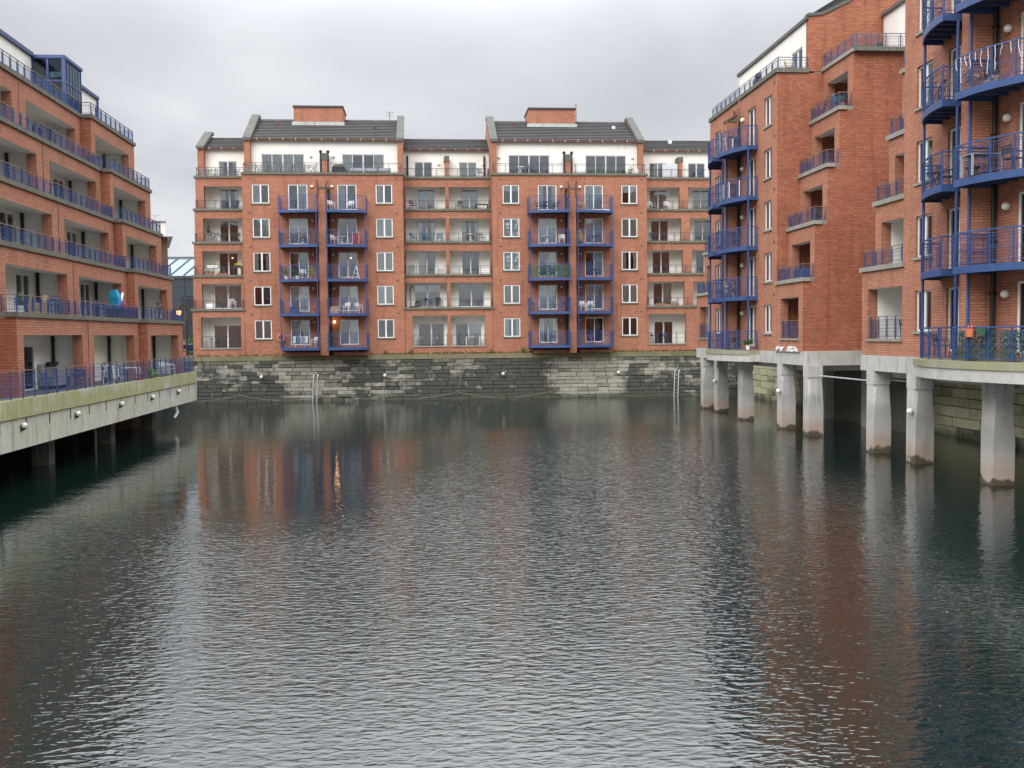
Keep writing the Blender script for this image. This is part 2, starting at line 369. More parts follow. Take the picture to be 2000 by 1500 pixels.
# ------------------------------------------------------------------ mesh building
class MB:
    def __init__(s): s.v = []; s.f = []; s.m = []; s.names = []
    def mi(s, m):
        if m not in s.names: s.names.append(m)
        return s.names.index(m)
    def face(s, pts, m):
        i = len(s.v); s.v.extend([tuple(p) for p in pts]); s.f.append(tuple(range(i, i + len(pts)))); s.m.append(s.mi(m))
    def box(s, x0, x1, y0, y1, z0, z1, m):
        if x0 > x1: x0, x1 = x1, x0
        if y0 > y1: y0, y1 = y1, y0
        if z0 > z1: z0, z1 = z1, z0
        i = len(s.v)
        s.v.extend([(x0, y0, z0), (x1, y0, z0), (x1, y1, z0), (x0, y1, z0), (x0, y0, z1), (x1, y0, z1), (x1, y1, z1), (x0, y1, z1)])
        k = s.mi(m)
        for q in ((0, 3, 2, 1), (4, 5, 6, 7), (0, 1, 5, 4), (1, 2, 6, 5), (2, 3, 7, 6), (3, 0, 4, 7)):
            s.f.append(tuple(i + a for a in q)); s.m.append(k)
    def prism(s, poly, z0, z1, m):      # poly: (x,y) list, counter-clockwise from above
        n = len(poly); i = len(s.v); k = s.mi(m)
        s.v.extend([(p[0], p[1], z0) for p in poly]); s.v.extend([(p[0], p[1], z1) for p in poly])
        for a in range(n):
            b = (a + 1) % n; s.f.append((i + a, i + b, i + n + b, i + n + a)); s.m.append(k)
        s.f.append(tuple(i + n + a for a in range(n))); s.m.append(k)
        s.f.append(tuple(i + a for a in reversed(range(n)))); s.m.append(k)
    def loft(s, rings, m, caps=True):   # rings: lists of equal length of 3D points
        n = len(rings[0]); i = len(s.v); k = s.mi(m)
        for r in rings: s.v.extend([tuple(p) for p in r])
        for j in range(len(rings) - 1):
            for a in range(n):
                b = (a + 1) % n
                s.f.append((i + j * n + a, i + j * n + b, i + (j + 1) * n + b, i + (j + 1) * n + a)); s.m.append(k)
        if caps:
            s.f.append(tuple(i + a for a in reversed(range(n)))); s.m.append(k)
            s.f.append(tuple(i + (len(rings) - 1) * n + a for a in range(n))); s.m.append(k)
    def tube(s, p, q, r, m, n=4, r2=None):
        p = Vector(p); q = Vector(q); d = (q - p)
        if d.length < 1e-6: return
        d.normalize(); a = d.orthogonal().normalized() if abs(d.z) < 0.99 else Vector((1, 0, 0))
        if abs(d.z) < 0.99:
            a = d.cross(Vector((0, 0, 1))).normalized()
        b = d.cross(a).normalized()
        r2 = r if r2 is None else r2
        o = math.pi / n
        s.loft([[p + (a * math.cos(o + 2 * math.pi * i / n) + b * math.sin(o + 2 * math.pi * i / n)) * r * 1.2 for i in range(n)],
                [q + (a * math.cos(o + 2 * math.pi * i / n) + b * math.sin(o + 2 * math.pi * i / n)) * r2 * 1.2 for i in range(n)]], m)
    def path(s, pts, r, m, n=6):
        for a, b in zip(pts[:-1], pts[1:]): s.tube(a, b, r, m, n)
    def ball(s, c, r, m, n=8, sz=1.0):
        rings = []
        for j in range(1, n // 2 + 1):
            th = math.pi * j / (n // 2 + 1)
            rings.append([(c[0] + r * math.sin(th) * math.cos(2 * math.pi * i / n), c[1] + r * math.sin(th) * math.sin(2 * math.pi * i / n), c[2] - r * sz * math.cos(th)) for i in range(n)])
        s.loft(rings, m)
    def torus(s, c, R1, r, m, axis='y', n=14, k=6):
        rings = []
        for i in range(n + 1):
            t_ = 2 * math.pi * i / n; ring = []
            for j in range(k):
                p_ = 2 * math.pi * j / k; rr = R1 + r * math.cos(p_); o = r * math.sin(p_)
                if axis == 'y': ring.append((c[0] + rr * math.cos(t_), c[1] + o, c[2] + rr * math.sin(t_)))
                elif axis == 'x': ring.append((c[0] + o, c[1] + rr * math.cos(t_), c[2] + rr * math.sin(t_)))
                else: ring.append((c[0] + rr * math.cos(t_), c[1] + rr * math.sin(t_), c[2] + o))
            rings.append(ring)
        s.loft(rings, m, False)
    def leaves(s, c, ext, n, size, m, seed=0):
        g = random.Random(seed)
        for _ in range(n):
            while True:
                p = Vector((g.uniform(-1, 1), g.uniform(-1, 1), g.uniform(-1, 1)))
                if p.length < 1: break
            p = Vector(c) + Vector((p.x * ext[0], p.y * ext[1], p.z * ext[2]))
            a = Vector((g.uniform(-1, 1), g.uniform(-1, 1), g.uniform(-1, 1))).normalized(); b = a.orthogonal().normalized()
            z_ = size * g.uniform(0.6, 1.3)
            s.face([p - a * z_, p + b * z_ * 0.45, p + a * z_, p - b * z_ * 0.45], m)
    def wall(s, u0, u1, v0, v1, d, opens, m, reveal=0.12, thick=0.3, reveal_m=None, rooms=True, ends=True):
        us = sorted({u0, u1} | {o[0] for o in opens} | {o[1] for o in opens}); vs = sorted({v0, v1} | {o[2] for o in opens} | {o[3] for o in opens})
        us = [u for u in us if u0 <= u <= u1]; vs = [v for v in vs if v0 <= v <= v1]
        for a, b in zip(us[:-1], us[1:]):
            for c, e in zip(vs[:-1], vs[1:]):
                mu, mv = (a + b) / 2, (c + e) / 2
                if any(o[0] < mu < o[1] and o[2] < mv < o[3] for o in opens): continue
                s.face([(a, d, c), (b, d, c), (b, d, e), (a, d, e)], m)
        rm = reveal_m or m
        for o in opens:
            a, b, c, e = o[:4]; r = reveal
            s.face([(a, d, c), (a, d, e), (a, d + r, e), (a, d + r, c)], rm)
            s.face([(b, d, e), (b, d, c), (b, d + r, c), (b, d + r, e)], rm)
            s.face([(a, d, e), (b, d, e), (b, d + r, e), (a, d + r, e)], rm)
            s.face([(b, d, c), (a, d, c), (a, d + r, c), (b, d + r, c)], rm)
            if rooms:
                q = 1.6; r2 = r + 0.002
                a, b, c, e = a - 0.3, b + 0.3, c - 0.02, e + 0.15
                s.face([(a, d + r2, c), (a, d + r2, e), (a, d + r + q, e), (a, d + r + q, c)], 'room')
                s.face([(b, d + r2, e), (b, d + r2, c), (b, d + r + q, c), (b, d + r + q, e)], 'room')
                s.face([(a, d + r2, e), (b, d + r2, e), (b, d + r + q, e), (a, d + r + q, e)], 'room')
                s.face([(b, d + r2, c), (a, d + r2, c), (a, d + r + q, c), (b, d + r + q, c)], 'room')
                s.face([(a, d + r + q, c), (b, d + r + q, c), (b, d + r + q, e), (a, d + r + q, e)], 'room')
        if ends:
            s.face([(u0, d, v0), (u0, d, v1), (u0, d + thick, v1), (u0, d + thick, v0)], m)
            s.face([(u1, d, v1), (u1, d, v0), (u1, d + thick, v0), (u1, d + thick, v1)], m)
            s.face([(u0, d, v1), (u1, d, v1), (u1, d + thick, v1), (u0, d + thick, v1)], m)
            s.face([(u1, d, v0), (u0, d, v0), (u0, d + thick, v0), (u1, d + thick, v0)], m)
    def mesh(s, name, smooth=False):
        me = bpy.data.meshes.new(name); me.from_pydata(s.v, [], s.f)
        for n in s.names: me.materials.append(M[n])
        me.polygons.foreach_set('material_index', s.m)
        if smooth: me.polygons.foreach_set('use_smooth', [True] * len(s.f))
        me.update()
        return me

class Frame:                            # local (u along the wall, d into it, v up)
    def __init__(s, x, y, deg): s.x, s.y, s.a = x, y, R(deg)
    def pt(s, u, d, v):
        c, n = math.cos(s.a), math.sin(s.a)
        return Vector((s.x + u * c - d * n, s.y + u * n + d * c, v))
N_ = Frame(0, 86.0, 0)                  # north block, faces the camera
E_ = Frame(19.5, 0, -90)                # east block, faces the dock: u = -Y
W_ = Frame(-15.7, 0, 90)                # west block: u = Y

def link(o, parent=None, loc=None, rz=0.0):
    COL.objects.link(o)
    if loc is not None:
        p = Vector(loc)
        if parent is not None: p = p - parent_world(parent)
        o.location = p
    o.rotation_euler = (0, 0, rz)
    if parent is not None: o.parent = parent
    return o
PW = {}
def parent_world(p): return PW.get(p.name, Vector((0, 0, 0)))
def tag(o, label=None, cat=None, group=None, kind=None):
    for k, v in (('label', label), ('category', cat), ('group', group), ('kind', kind)):
        if v: o[k] = v
    return o
def thing(name, label, cat, loc, group=None, rz=0.0):
    o = bpy.data.objects.new(name, None); link(o, None, loc, rz); PW[o.name] = Vector(loc)
    o.empty_display_size = 0.3
    return tag(o, label, cat, group)
def obj(name, mb, parent=None, loc=None, rz=0.0, label=None, kind=None, smooth=False):
    me = mb if isinstance(mb, bpy.types.Mesh) else mb.mesh(name, smooth)
    o = bpy.data.objects.new(name, me)
    link(o, parent, loc, rz)
    return tag(o, label, kind=kind)
def part(name, me, fr, u, d, v, parent, kind=None, flip=False):      # on a building (parents are unrotated)
    return obj(name, me, parent, fr.pt(u, d, v), fr.a + (math.pi if flip else 0), kind=kind)
def fpart(name, mb, fr, parent, kind=None, smooth=False):            # mesh already in frame coordinates
    return obj(name, mb, parent, (fr.x, fr.y, 0), fr.a, kind=kind, smooth=smooth)
def sub(name, me, par, kind=None):
    o = bpy.data.objects.new(name, me if isinstance(me, bpy.types.Mesh) else me.mesh(name)); COL.objects.link(o); o.parent = par
    if kind: o['kind'] = kind
    return o
def dup(root, loc, rz=0.0, label=None, group=None, scale=None):
    c = root.copy(); COL.objects.link(c); c.location = loc; c.rotation_euler = (0, 0, rz)
    PW[c.name] = Vector(loc)
    if label: c['label'] = label
    if group: c['group'] = group
    if scale: c.scale = (scale,) * 3
    for ch in list(root.children):
        k = ch.copy(); COL.objects.link(k); k.parent = c
        for g in ch.children:
            q = g.copy(); COL.objects.link(q); q.parent = k
    return c

# ------------------------------------------------------------------ windows, doors, rails
CACHE = {}
def cached(key, fn):
    if key not in CACHE: CACHE[key] = fn()
    return CACHE[key]
def frame_mesh(w, h, leaves, fm, thick, mull):
    b = MB(); t_ = thick; y0, y1 = -0.03, 0.05
    b.box(0, w, y0, y1, 0, t_, fm); b.box(0, w, y0, y1, h - t_, h, fm)
    b.box(0, t_, y0, y1, t_, h - t_, fm); b.box(w - t_, w, y0, y1, t_, h - t_, fm)
    for i in range(1, leaves):
        x = w * i / leaves; mm = mull if (leaves == 2 or i == leaves // 2) else mull * 0.55
        b.box(x - mm / 2, x + mm / 2, y0 - 0.01, y1, t_, h - t_, fm)
    return b.mesh('window_frame')
def pane_mesh(w, h):
    b = MB(); b.box(0, w, 0.0, 0.012, 0, h, 'glass'); return b.mesh('pane')
def curtain_mesh(w, h, mat, seed):
    g = random.Random(seed); b = MB(); n = max(6, int(w / 0.09)); pts = []
    for i in range(n + 1): pts.append((w * i / n, g.uniform(-0.03, 0.03)))
    for (xa, ya), (xb, yb) in zip(pts[:-1], pts[1:]):
        b.face([(xa, ya, 0), (xb, yb, 0), (xb, yb, h), (xa, ya, h)], mat)
    return b.mesh('curtain')
def foil_mesh(w, h):
    g = random.Random(3); b = MB(); n, k = 7, 9
    P = [[(w * i / n, g.uniform(-0.05, 0.05), h * j / k) for i in range(n + 1)] for j in range(k + 1)]
    for j in range(k):
        for i in range(n): b.face([P[j][i], P[j][i + 1], P[j + 1][i + 1]], 'foil'); b.face([P[j][i], P[j + 1][i + 1], P[j + 1][i]], 'foil')
    return b.mesh('foil_sheet')
def glazing(fr, u, d, v, w, h, parent, leaves=2, kind='d', door=False, sill=None, fm='white_frame', thick=0.072, mull=0.12):
    """window or door whose frame is the part; panes, curtain and sill are sub-parts"""
    name = 'balcony_door' if door else 'window'
    o = part(name, cached(('f', w, h, leaves, fm, thick, mull), lambda: frame_mesh(w, h, leaves, fm, thick, mull)), fr, u, d, v, parent)
    lw = w / leaves
    for i in range(leaves):
        pm = cached(('p', round(lw, 3), h), lambda: pane_mesh(lw - 0.09, h - 2 * thick))
        p = sub('pane', pm, o); p.location = (i * lw + 0.045, 0.005, thick)
    def cur(x, cw, z, ch, mat):
        cm = cached(('c', round(cw, 2), round(ch, 2), mat), lambda: curtain_mesh(cw, ch, mat, int(cw * 100)))
        c = sub('blind' if mat in ('blind', 'olive') else 'curtain', cm, o); c.location = (x, 0.07, z)
    t2 = thick
    if kind == 'c': cur(t2, w * 0.24, t2, h - 2 * t2, 'curtain'); cur(w - t2 - w * 0.2, w * 0.2, t2, h - 2 * t2, 'curtain')
    elif kind == 'l': cur(t2, w * 0.36, t2, h - 2 * t2, 'sheer')
    elif kind == 'r': cur(w * 0.55, w * 0.4, t2, h - 2 * t2, 'curtain')
    elif kind == 'b': cur(t2, w - 2 * t2, t2, h - 2 * t2, 'blind')
    elif kind == 'o': cur(t2, w - 2 * t2, t2, h - 2 * t2, 'olive')
    elif kind == 's': cur(t2, w - 2 * t2, t2, h - 2 * t2, 'sheer')
    elif kind == 'w': cur(t2, w - 2 * t2, t2, h - 2 * t2, 'curtain')
    elif kind == 'h': cur(t2, w - 2 * t2, h * 0.68, h * 0.3 - t2, 'curtain')
    elif kind == 'f':
        c = sub('foil_sheet', cached(('foil', w, h), lambda: foil_mesh(w - 0.1, h - 0.1)), o); c.location = (0.05, 0.09, 0.05)
    elif kind == 'L':
        b = MB(); b.ball((0, 0, 0), 0.09, 'lit_soft'); c = sub('ceiling_lamp', cached('cl', lambda: b.mesh('ceiling_lamp')), o); c.location = (w * 0.62, 0.7, h * 0.8)
    if sill:
        b = MB(); e = 0.09
        c = sub('sill', cached(('sill', w, sill), lambda: (b.box(-e, w + e, -d - 0.07, 0.0, -0.10, 0.0, sill), b.mesh('sill'))[1]), o)
    return o
_sub = sub
def sub(name, me, par=None, kind=None):
    return _sub(name, me, par, kind)

def along(pts, step):
    """points every step (or so) along a polyline, corners sharper than 30 degrees kept"""
    V = [Vector(p) for p in pts]; runs = [[V[0]]]
    for k in range(1, len(V)):
        runs[-1].append(V[k])
        if k < len(V) - 1 and (V[k] - V[k - 1]).angle(V[k + 1] - V[k]) > 0.5: runs.append([V[k]])
    out = []
    for r_ in runs:
        ln = [(b_ - a_).length for a_, b_ in zip(r_[:-1], r_[1:])]; tot = sum(ln); n = max(1, round(tot / step))
        for i in range(n):
            d = tot * i / n; q = 0
            while q < len(ln) - 1 and d > ln[q]: d -= ln[q]; q += 1
            out.append(r_[q].lerp(r_[q + 1], d / ln[q]))
    out.append(V[-1]); return out
def rail_meshes(pts, h, top, bar, wires=True, post_step=0.85, inner=True, top_r=0.021, mid=False):
    """pts: polyline (x,y). Returns frame mesh and wire infill mesh"""
    b = MB(); P = [Vector((p[0], p[1], 0)) for p in pts]
    for a, c in zip(P[:-1], P[1:]):
        b.tube(a + Vector((0, 0, h)), c + Vector((0, 0, h)), top_r, top)
        b.tube(a + Vector((0, 0, 0.09)), c + Vector((0, 0, 0.09)), 0.013, bar)
        b.tube(a + Vector((0, 0, h - 0.13)), c + Vector((0, 0, h - 0.13)), 0.012, bar)
        if mid: b.tube(a + Vector((0, 0, h * 0.47)), c + Vector((0, 0, h * 0.47)), 0.010, bar)
    Q = along(P, post_step)
    for q in Q: b.box(q.x - 0.02, q.x + 0.02, q.y - 0.02, q.y + 0.02, 0, h, bar)
    if inner:
        for a, c in zip(Q[:-1], Q[1:]):
            d = (c - a)
            if d.length < 0.4: continue
            i0, i1 = a + d * 0.13, a + d * 0.87
            for i in (i0, i1): b.tube(i + Vector((0, 0, 0.1)), i + Vector((0, 0, h - 0.13)), 0.009, bar)
    w = None
    if wires:
        w = MB()
        for q in along(P, 0.1):
            w.tube(q + Vector((0, 0, 0.09)), q + Vector((0, 0, h - 0.13)), 0.0045, bar, 3)
        k = 0.09 + 0.06
        while k < h - 0.14:
            for a, c in zip(P[:-1], P[1:]): w.tube(a + Vector((0, 0, k)), c + Vector((0, 0, k)), 0.0045, bar, 3)
            k += 0.15
        w = w.mesh('wire_infill')
    return b.mesh('railing'), w
def railing(fr, pts, v, h, parent, top='rail_dark', bar='rail_dark', key=None, issub=False, **k):
    """pts in frame coordinates (u,d)"""
    o0 = Vector((pts[0][0], pts[0][1])); rel = [(p[0] - o0.x, p[1] - o0.y) for p in pts]
    kk = ('rail', tuple((round(a, 3), round(b_, 3)) for a, b_ in rel), h, top, bar, tuple(sorted(k.items())))
    a, w = cached(kk, lambda: rail_meshes(rel, h, top, bar, **k))
    if issub:
        r = _sub('railing', a, parent); r.location = (pts[0][0], pts[0][1], v)
        if w: i = _sub('wire_infill', w, parent, 'stuff'); i.location = (pts[0][0], pts[0][1], v)
        return r
    r = part('railing', a, fr, o0.x, o0.y, v, parent)
    if w: _sub('wire_infill', w, r, 'stuff')
    return r

def lamp_mesh(mat):
    b = MB(); b.ball((0, -0.07, 0), 0.13, mat, 10); b.box(-0.05, 0.05, -0.03, 0.0, -0.05, 0.05, 'white'); return b.mesh('wall_lamp', True)
def wall_lamp(fr, u, d, v, parent, mat='globe', s=1.0):
    o = part('wall_lamp', cached(('lamp', mat), lambda: lamp_mesh(mat)), fr, u, d, v, parent); o.scale = (s, s, s); return o
def light_point(loc, e, col, r=0.1):
    l = bpy.data.lights.new('lamp_light', 'POINT'); l.energy = e; l.color = col; l.shadow_soft_size = r
    o = bpy.data.objects.new('lamp_light', l); COL.objects.link(o); o.location = loc

def pipe(fr, u, d, v0, v1, parent, r=0.05, m='black', name='drainpipe'):
    b = MB(); b.tube((0, 0, 0), (0, 0, v1 - v0), r, m, 8)
    z = 0.4
    while z < v1 - v0: b.box(-r * 1.7, r * 1.7, -r * 1.4, r * 1.4, z, z + 0.05, m); z += 1.8
    return part(name, b.mesh(name), fr, u, d, v0, parent)

# ------------------------------------------------------------------ stepped loggia stacks
def stack(fr, parent, u0, u1, bays, depth, vt, vc, v_base, back=1.75, rail_h=0.68, brick='brick', side='brick_shade', dback=7.0, inner=(0.3, 0.55),
          doors=None, open0=None, rail=('rail_dark', 'rail_dark'), cop='coping', lamps=True, pipe_side=1, joint=None, wires=True, jamb=0.45, bays0=None, lit=(), lw='loggia_wall'):
    """frames set back level by level. depth[k], vt[k] opening tops, vc[k] coping tops."""
    n = len(depth)
    for k in range(n):
        d = depth[k]; zb = v_base if k == 0 else vc[k - 1] - 0.2
        ztop = vc[k] - 0.2
        ob = (open0 if open0 is not None else v_base) if k == 0 else vc[k - 1]
        bb = bays0 if (k == 0 and bays0) else bays
        w = MB()
        ops = [(a, b, ob if (k or open0 is not None) else zb - 0.001, vt[k]) for a, b in bb]
        w.wall(u0, u1, zb, ztop, d, ops, brick, reveal=jamb, thick=jamb, rooms=False, ends=False)
        # flank walls
        for uu in (u0, u1):
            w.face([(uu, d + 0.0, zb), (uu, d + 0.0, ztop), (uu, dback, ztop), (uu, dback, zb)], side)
        for (a, b, c, e) in ops:
            w.face([(a, d + 0.004, c), (a, d + 0.004, e), (a, d + jamb, e), (a, d + jamb, c)], side) if False else None
        fpart('wall', w, fr, parent)
        for (a, b) in bb:
            i0, i1 = max(u0 + 0.12, a - inner[0]), min(u1 - 0.12, b + inner[1])
            fl = ob - (0.05 if k == 0 and open0 is not None else 0.0)
            if k == 0 and open0 is not None: fl = open0 - 0.12
            ce = vt[k] + 0.12; dj = d + jamb; db = d + back
            L = MB()
            L.face([(i0, dj, fl), (i0, dj, ce), (i0, db, ce), (i0, db, fl)], lw)
            L.face([(i1, dj, fl), (i1, dj, ce), (i1, db, ce), (i1, db, fl)], lw)
            L.face([(i0, dj, ce), (i1, dj, ce), (i1, db, ce), (i0, db, ce)], 'ceiling')
            L.face([(a, d, vt[k] - 0.004), (b, d, vt[k] - 0.004), (b, dj, vt[k] - 0.004), (a, dj, vt[k] - 0.004)], 'ceiling')
            L.face([(i0, dj, vt[k] - 0.02), (i1, dj, vt[k] - 0.02), (i1, dj, ce), (i0, dj, ce)], 'ceiling')
            if i0 < a: L.face([(i0, dj, fl), (a, dj, fl), (a, dj, ce), (i0, dj, ce)], lw)
            if i1 > b: L.face([(b, dj, fl), (i1, dj, fl), (i1, dj, ce), (b, dj, ce)], lw)
            L.face([(i0, d + 0.01, fl + 0.002), (i1, d + 0.01, fl + 0.002), (i1, db, fl + 0.002), (i0, db, fl + 0.002)], 'paving')
            dd = doors(k, a, b) if doors else []
            ops2 = []
            for q in dd:
                z0 = fl + (0.04 if q['door'] else 0.85); q['z0'] = z0; q['z1'] = z0 + (1.98 if q['door'] else 1.2)
                q['z1'] = min(q['z1'], vt[k] - 0.02)
                ops2.append((q['u'], q['u'] + q['w'], z0, q['z1']))
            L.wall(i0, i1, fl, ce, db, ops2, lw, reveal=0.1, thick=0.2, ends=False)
            fpart('loggia', L, fr, parent)
            for q in dd:
                glazing(fr, q['u'], db + 0.05, q['z0'], q['w'], round(q['z1'] - q['z0'], 3), parent, q.get('n', 2), q['k'], q['door'], fm=q.get('fm', 'white_frame'))
            if lamps:
                wall_lamp(fr, (b - 0.35) if (int(a) % 2) else (a + 0.35), db, vt[k] - 0.35, parent, 'globe', 0.8)
            if pipe_side:
                uu = i1 - 0.1 if pipe_side > 0 else i0 + 0.1
                pipe(fr, uu, db - 0.1, fl, ce, parent, 0.055)
        if k == 0 and open0 is not None:
            for (a, b) in bb:
                railing(fr, [(a + 0.03, d + 0.12), (b - 0.03, d + 0.12)], open0, 0.95, parent, rail[0], rail[1], wires=wires, mid=True, post_step=0.75)
                sl0 = MB(); sl0.box(a - 0.06, b + 0.06, d - 0.07, d + 0.2, open0 - 0.11, open0 - 0.005, 'coping_pale'); fpart('sill', sl0, fr, parent)
        # coping slab, doubling as terrace floor of the level above
        nd = depth[k + 1] if k + 1 < n else dback
        c = MB()
        c.box(u0 - 0.12, u1 + 0.12, d - 0.10, d + 0.35, vc[k] - 0.2, vc[k], cop)
        c.box(u0 + 0.01, u1 - 0.01, d + 0.35, nd + 0.5, vc[k] - 0.2, vc[k] - 0.004, 'paving')
        fpart('coping', c, fr, parent)
        rl = rail_h
        pts = [(u0 + 0.12, nd - 0.02), (u0 + 0.12, d + 0.02), (u1 - 0.12, d + 0.02), (u1 - 0.12, nd - 0.02)]
        if k == n - 1: pts = [(u0 + 0.12, d + 1.4), (u0 + 0.12, d + 0.02), (u1 - 0.12, d + 0.02), (u1 - 0.12, d + 1.4)]
        railing(fr, pts, vc[k], rl, parent, rail[0], rail[1], wires=wires)
        if joint is not None and k < n:
            b = MB(); b.box(joint - 0.02, joint + 0.02, d - 0.012, d + 0.05, zb, ztop, 'black'); fpart('movement_joint', b, fr, parent)

# ================================================================== WATER AND GROUND
b = MB()
b.face([(-140, -120, 0), (140, -120, 0), (140, 86.2, 0), (-140, 86.2, 0)], 'water')
tag(obj('water', b), kind='structure')
b = MB(); b.box(-60, 60, 86.3, 200, -1, 3.62, 'paving'); b.box(-200, -60.01, 86.3, 500, -1, 3.6, 'paving'); b.box(60.01, 200, 86.3, 500, -1, 3.6, 'paving'); b.box(-60, 60, 200.01, 500, -1, 3.6, 'paving')
tag(obj('ground', b), kind='structure')
b = MB(); b.box(-60, -19.6, 89.5, 118, 3.5, 3.66, 'asphalt'); tag(obj('road', b), kind='structure')
b = MB(); b.box(-60, -24.2, 20, 86.25, -1, 3.0, 'paving'); b.box(28.2, 80, 15, 86.25, -1, 4.0, 'paving'); tag(obj('dock_side_ground', b), kind='structure')

# ================================================================== QUAY WALLS
def quay_wall(name, label, fr, u0, u1, z1, mat, parent_loc, courses, limit, seed, dprot=0.0, cope=True):
    q = thing(name, label, 'wall', parent_loc)
    b = MB(); b.box(u0, u1, 0.12, 0.9, -1.2, z1 - 0.02, 'joint'); fpart('backing', b, fr, q)
    g = random.Random(seed); shapes = []
    protos = {}
    zs = []; z = -0.15
    for hgt in courses: zs.append((z, hgt)); z += hgt
    cnt = 0; stuff = MB()
    blocks = []
    for ci, (z, hgt) in enumerate(zs):
        u = u0 + g.uniform(-0.6, 0)
        while u < u1:
            L = g.choice((0.55, 0.7, 0.85, 1.0, 1.2, 1.4)) * (1.25 if hgt > 0.33 else 1.0)
            a, c = max(u, u0), min(u + L, u1)
            if c - a > 0.15: blocks.append((a, c, z, hgt))
            u += L
    blocks.sort(key=lambda t_: -(t_[1] - t_[0]) * t_[3])
    for a, c, z, hgt in blocks:
        L = round((c - a) / 0.05) * 0.05
        o = g.uniform(-0.035, 0.03)
        if cnt < limit:
            key = ('stone', L, hgt, mat, cnt % 3)
            def mk():
                m_ = MB(); e = 0.022; j = [g.uniform(-0.02, 0.02) for _ in range(8)]
                x0, x1, za, zb = 0.012, L - 0.012, 0.01, hgt - 0.012
                fr_ = [(x0 + e + j[0], 0, za + e), (x1 - e + j[1], 0, za + e + j[4]), (x1 - e, 0.0, zb - e + j[2]), (x0 + e, 0.0, zb - e + j[3])]
                bk_ = [(x0, 0.05, za), (x1, 0.05, za), (x1, 0.05, zb), (x0, 0.05, zb)]
                b3 = [(p[0], 0.22, p[2]) for p in bk_]
                m_.loft([fr_, bk_, b3], mat); return m_.mesh('stone')
            s_ = part('stone', cached(key, mk), fr, a, o, z, q); cnt += 1
        else:
            stuff.box(a + 0.012, c - 0.012, o + 0.01, 0.2, z + 0.01, z + hgt - 0.012, mat)
    if stuff.f: fpart('small_stones', stuff, fr, q, 'stuff')
    if cope:
        u = u0; z = zs[-1][0] + zs[-1][1]
        while u < u1:
            L = g.choice((1.1, 1.3, 1.5, 1.8)); c = min(u + L, u1)
            if c - u < 0.2: break
            m_ = MB(); m_.box(0.01, c - u - 0.01, -0.06 + g.uniform(-0.01, 0.01), 0.75, 0, z1 - z, 'cope_stone')
            part('coping_stone', m_.mesh('coping_stone'), fr, u, 0, z, q); u = c
    return q
QN = Frame(0, 85.72, 0)
quay_wall('quay_wall', 'black weathered limestone quay wall rising from the water under the far brick block', QN, -24.0, 26.6, 3.8, 'stone', (0, 86, 0),
          (0.42, 0.26, 0.34, 0.30, 0.36, 0.26, 0.38, 0.30, 0.34, 0.30, 0.30), 300, 5)
QE = Frame(26.6, 0, -90)
quay_wall('quay_wall', 'pale yellowish stone quay wall in shade behind the concrete pillars', QE, -85.7, -30, 3.3, 'stone_e', (26.6, 60, 0),
          (0.6, 0.5, 0.55, 0.45, 0.5, 0.45), 300, 9, cope=False)
QW = Frame(-21.4, 0, 90)
quay_wall('quay_wall', 'dark stone quay wall in deep shade under the mossy concrete terrace', QW, 5, 85.7, 3.0, 'stone', (-21.4, 60, 0),
          (0.6, 0.55, 0.6, 0.5, 0.6), 120, 11, cope=False)

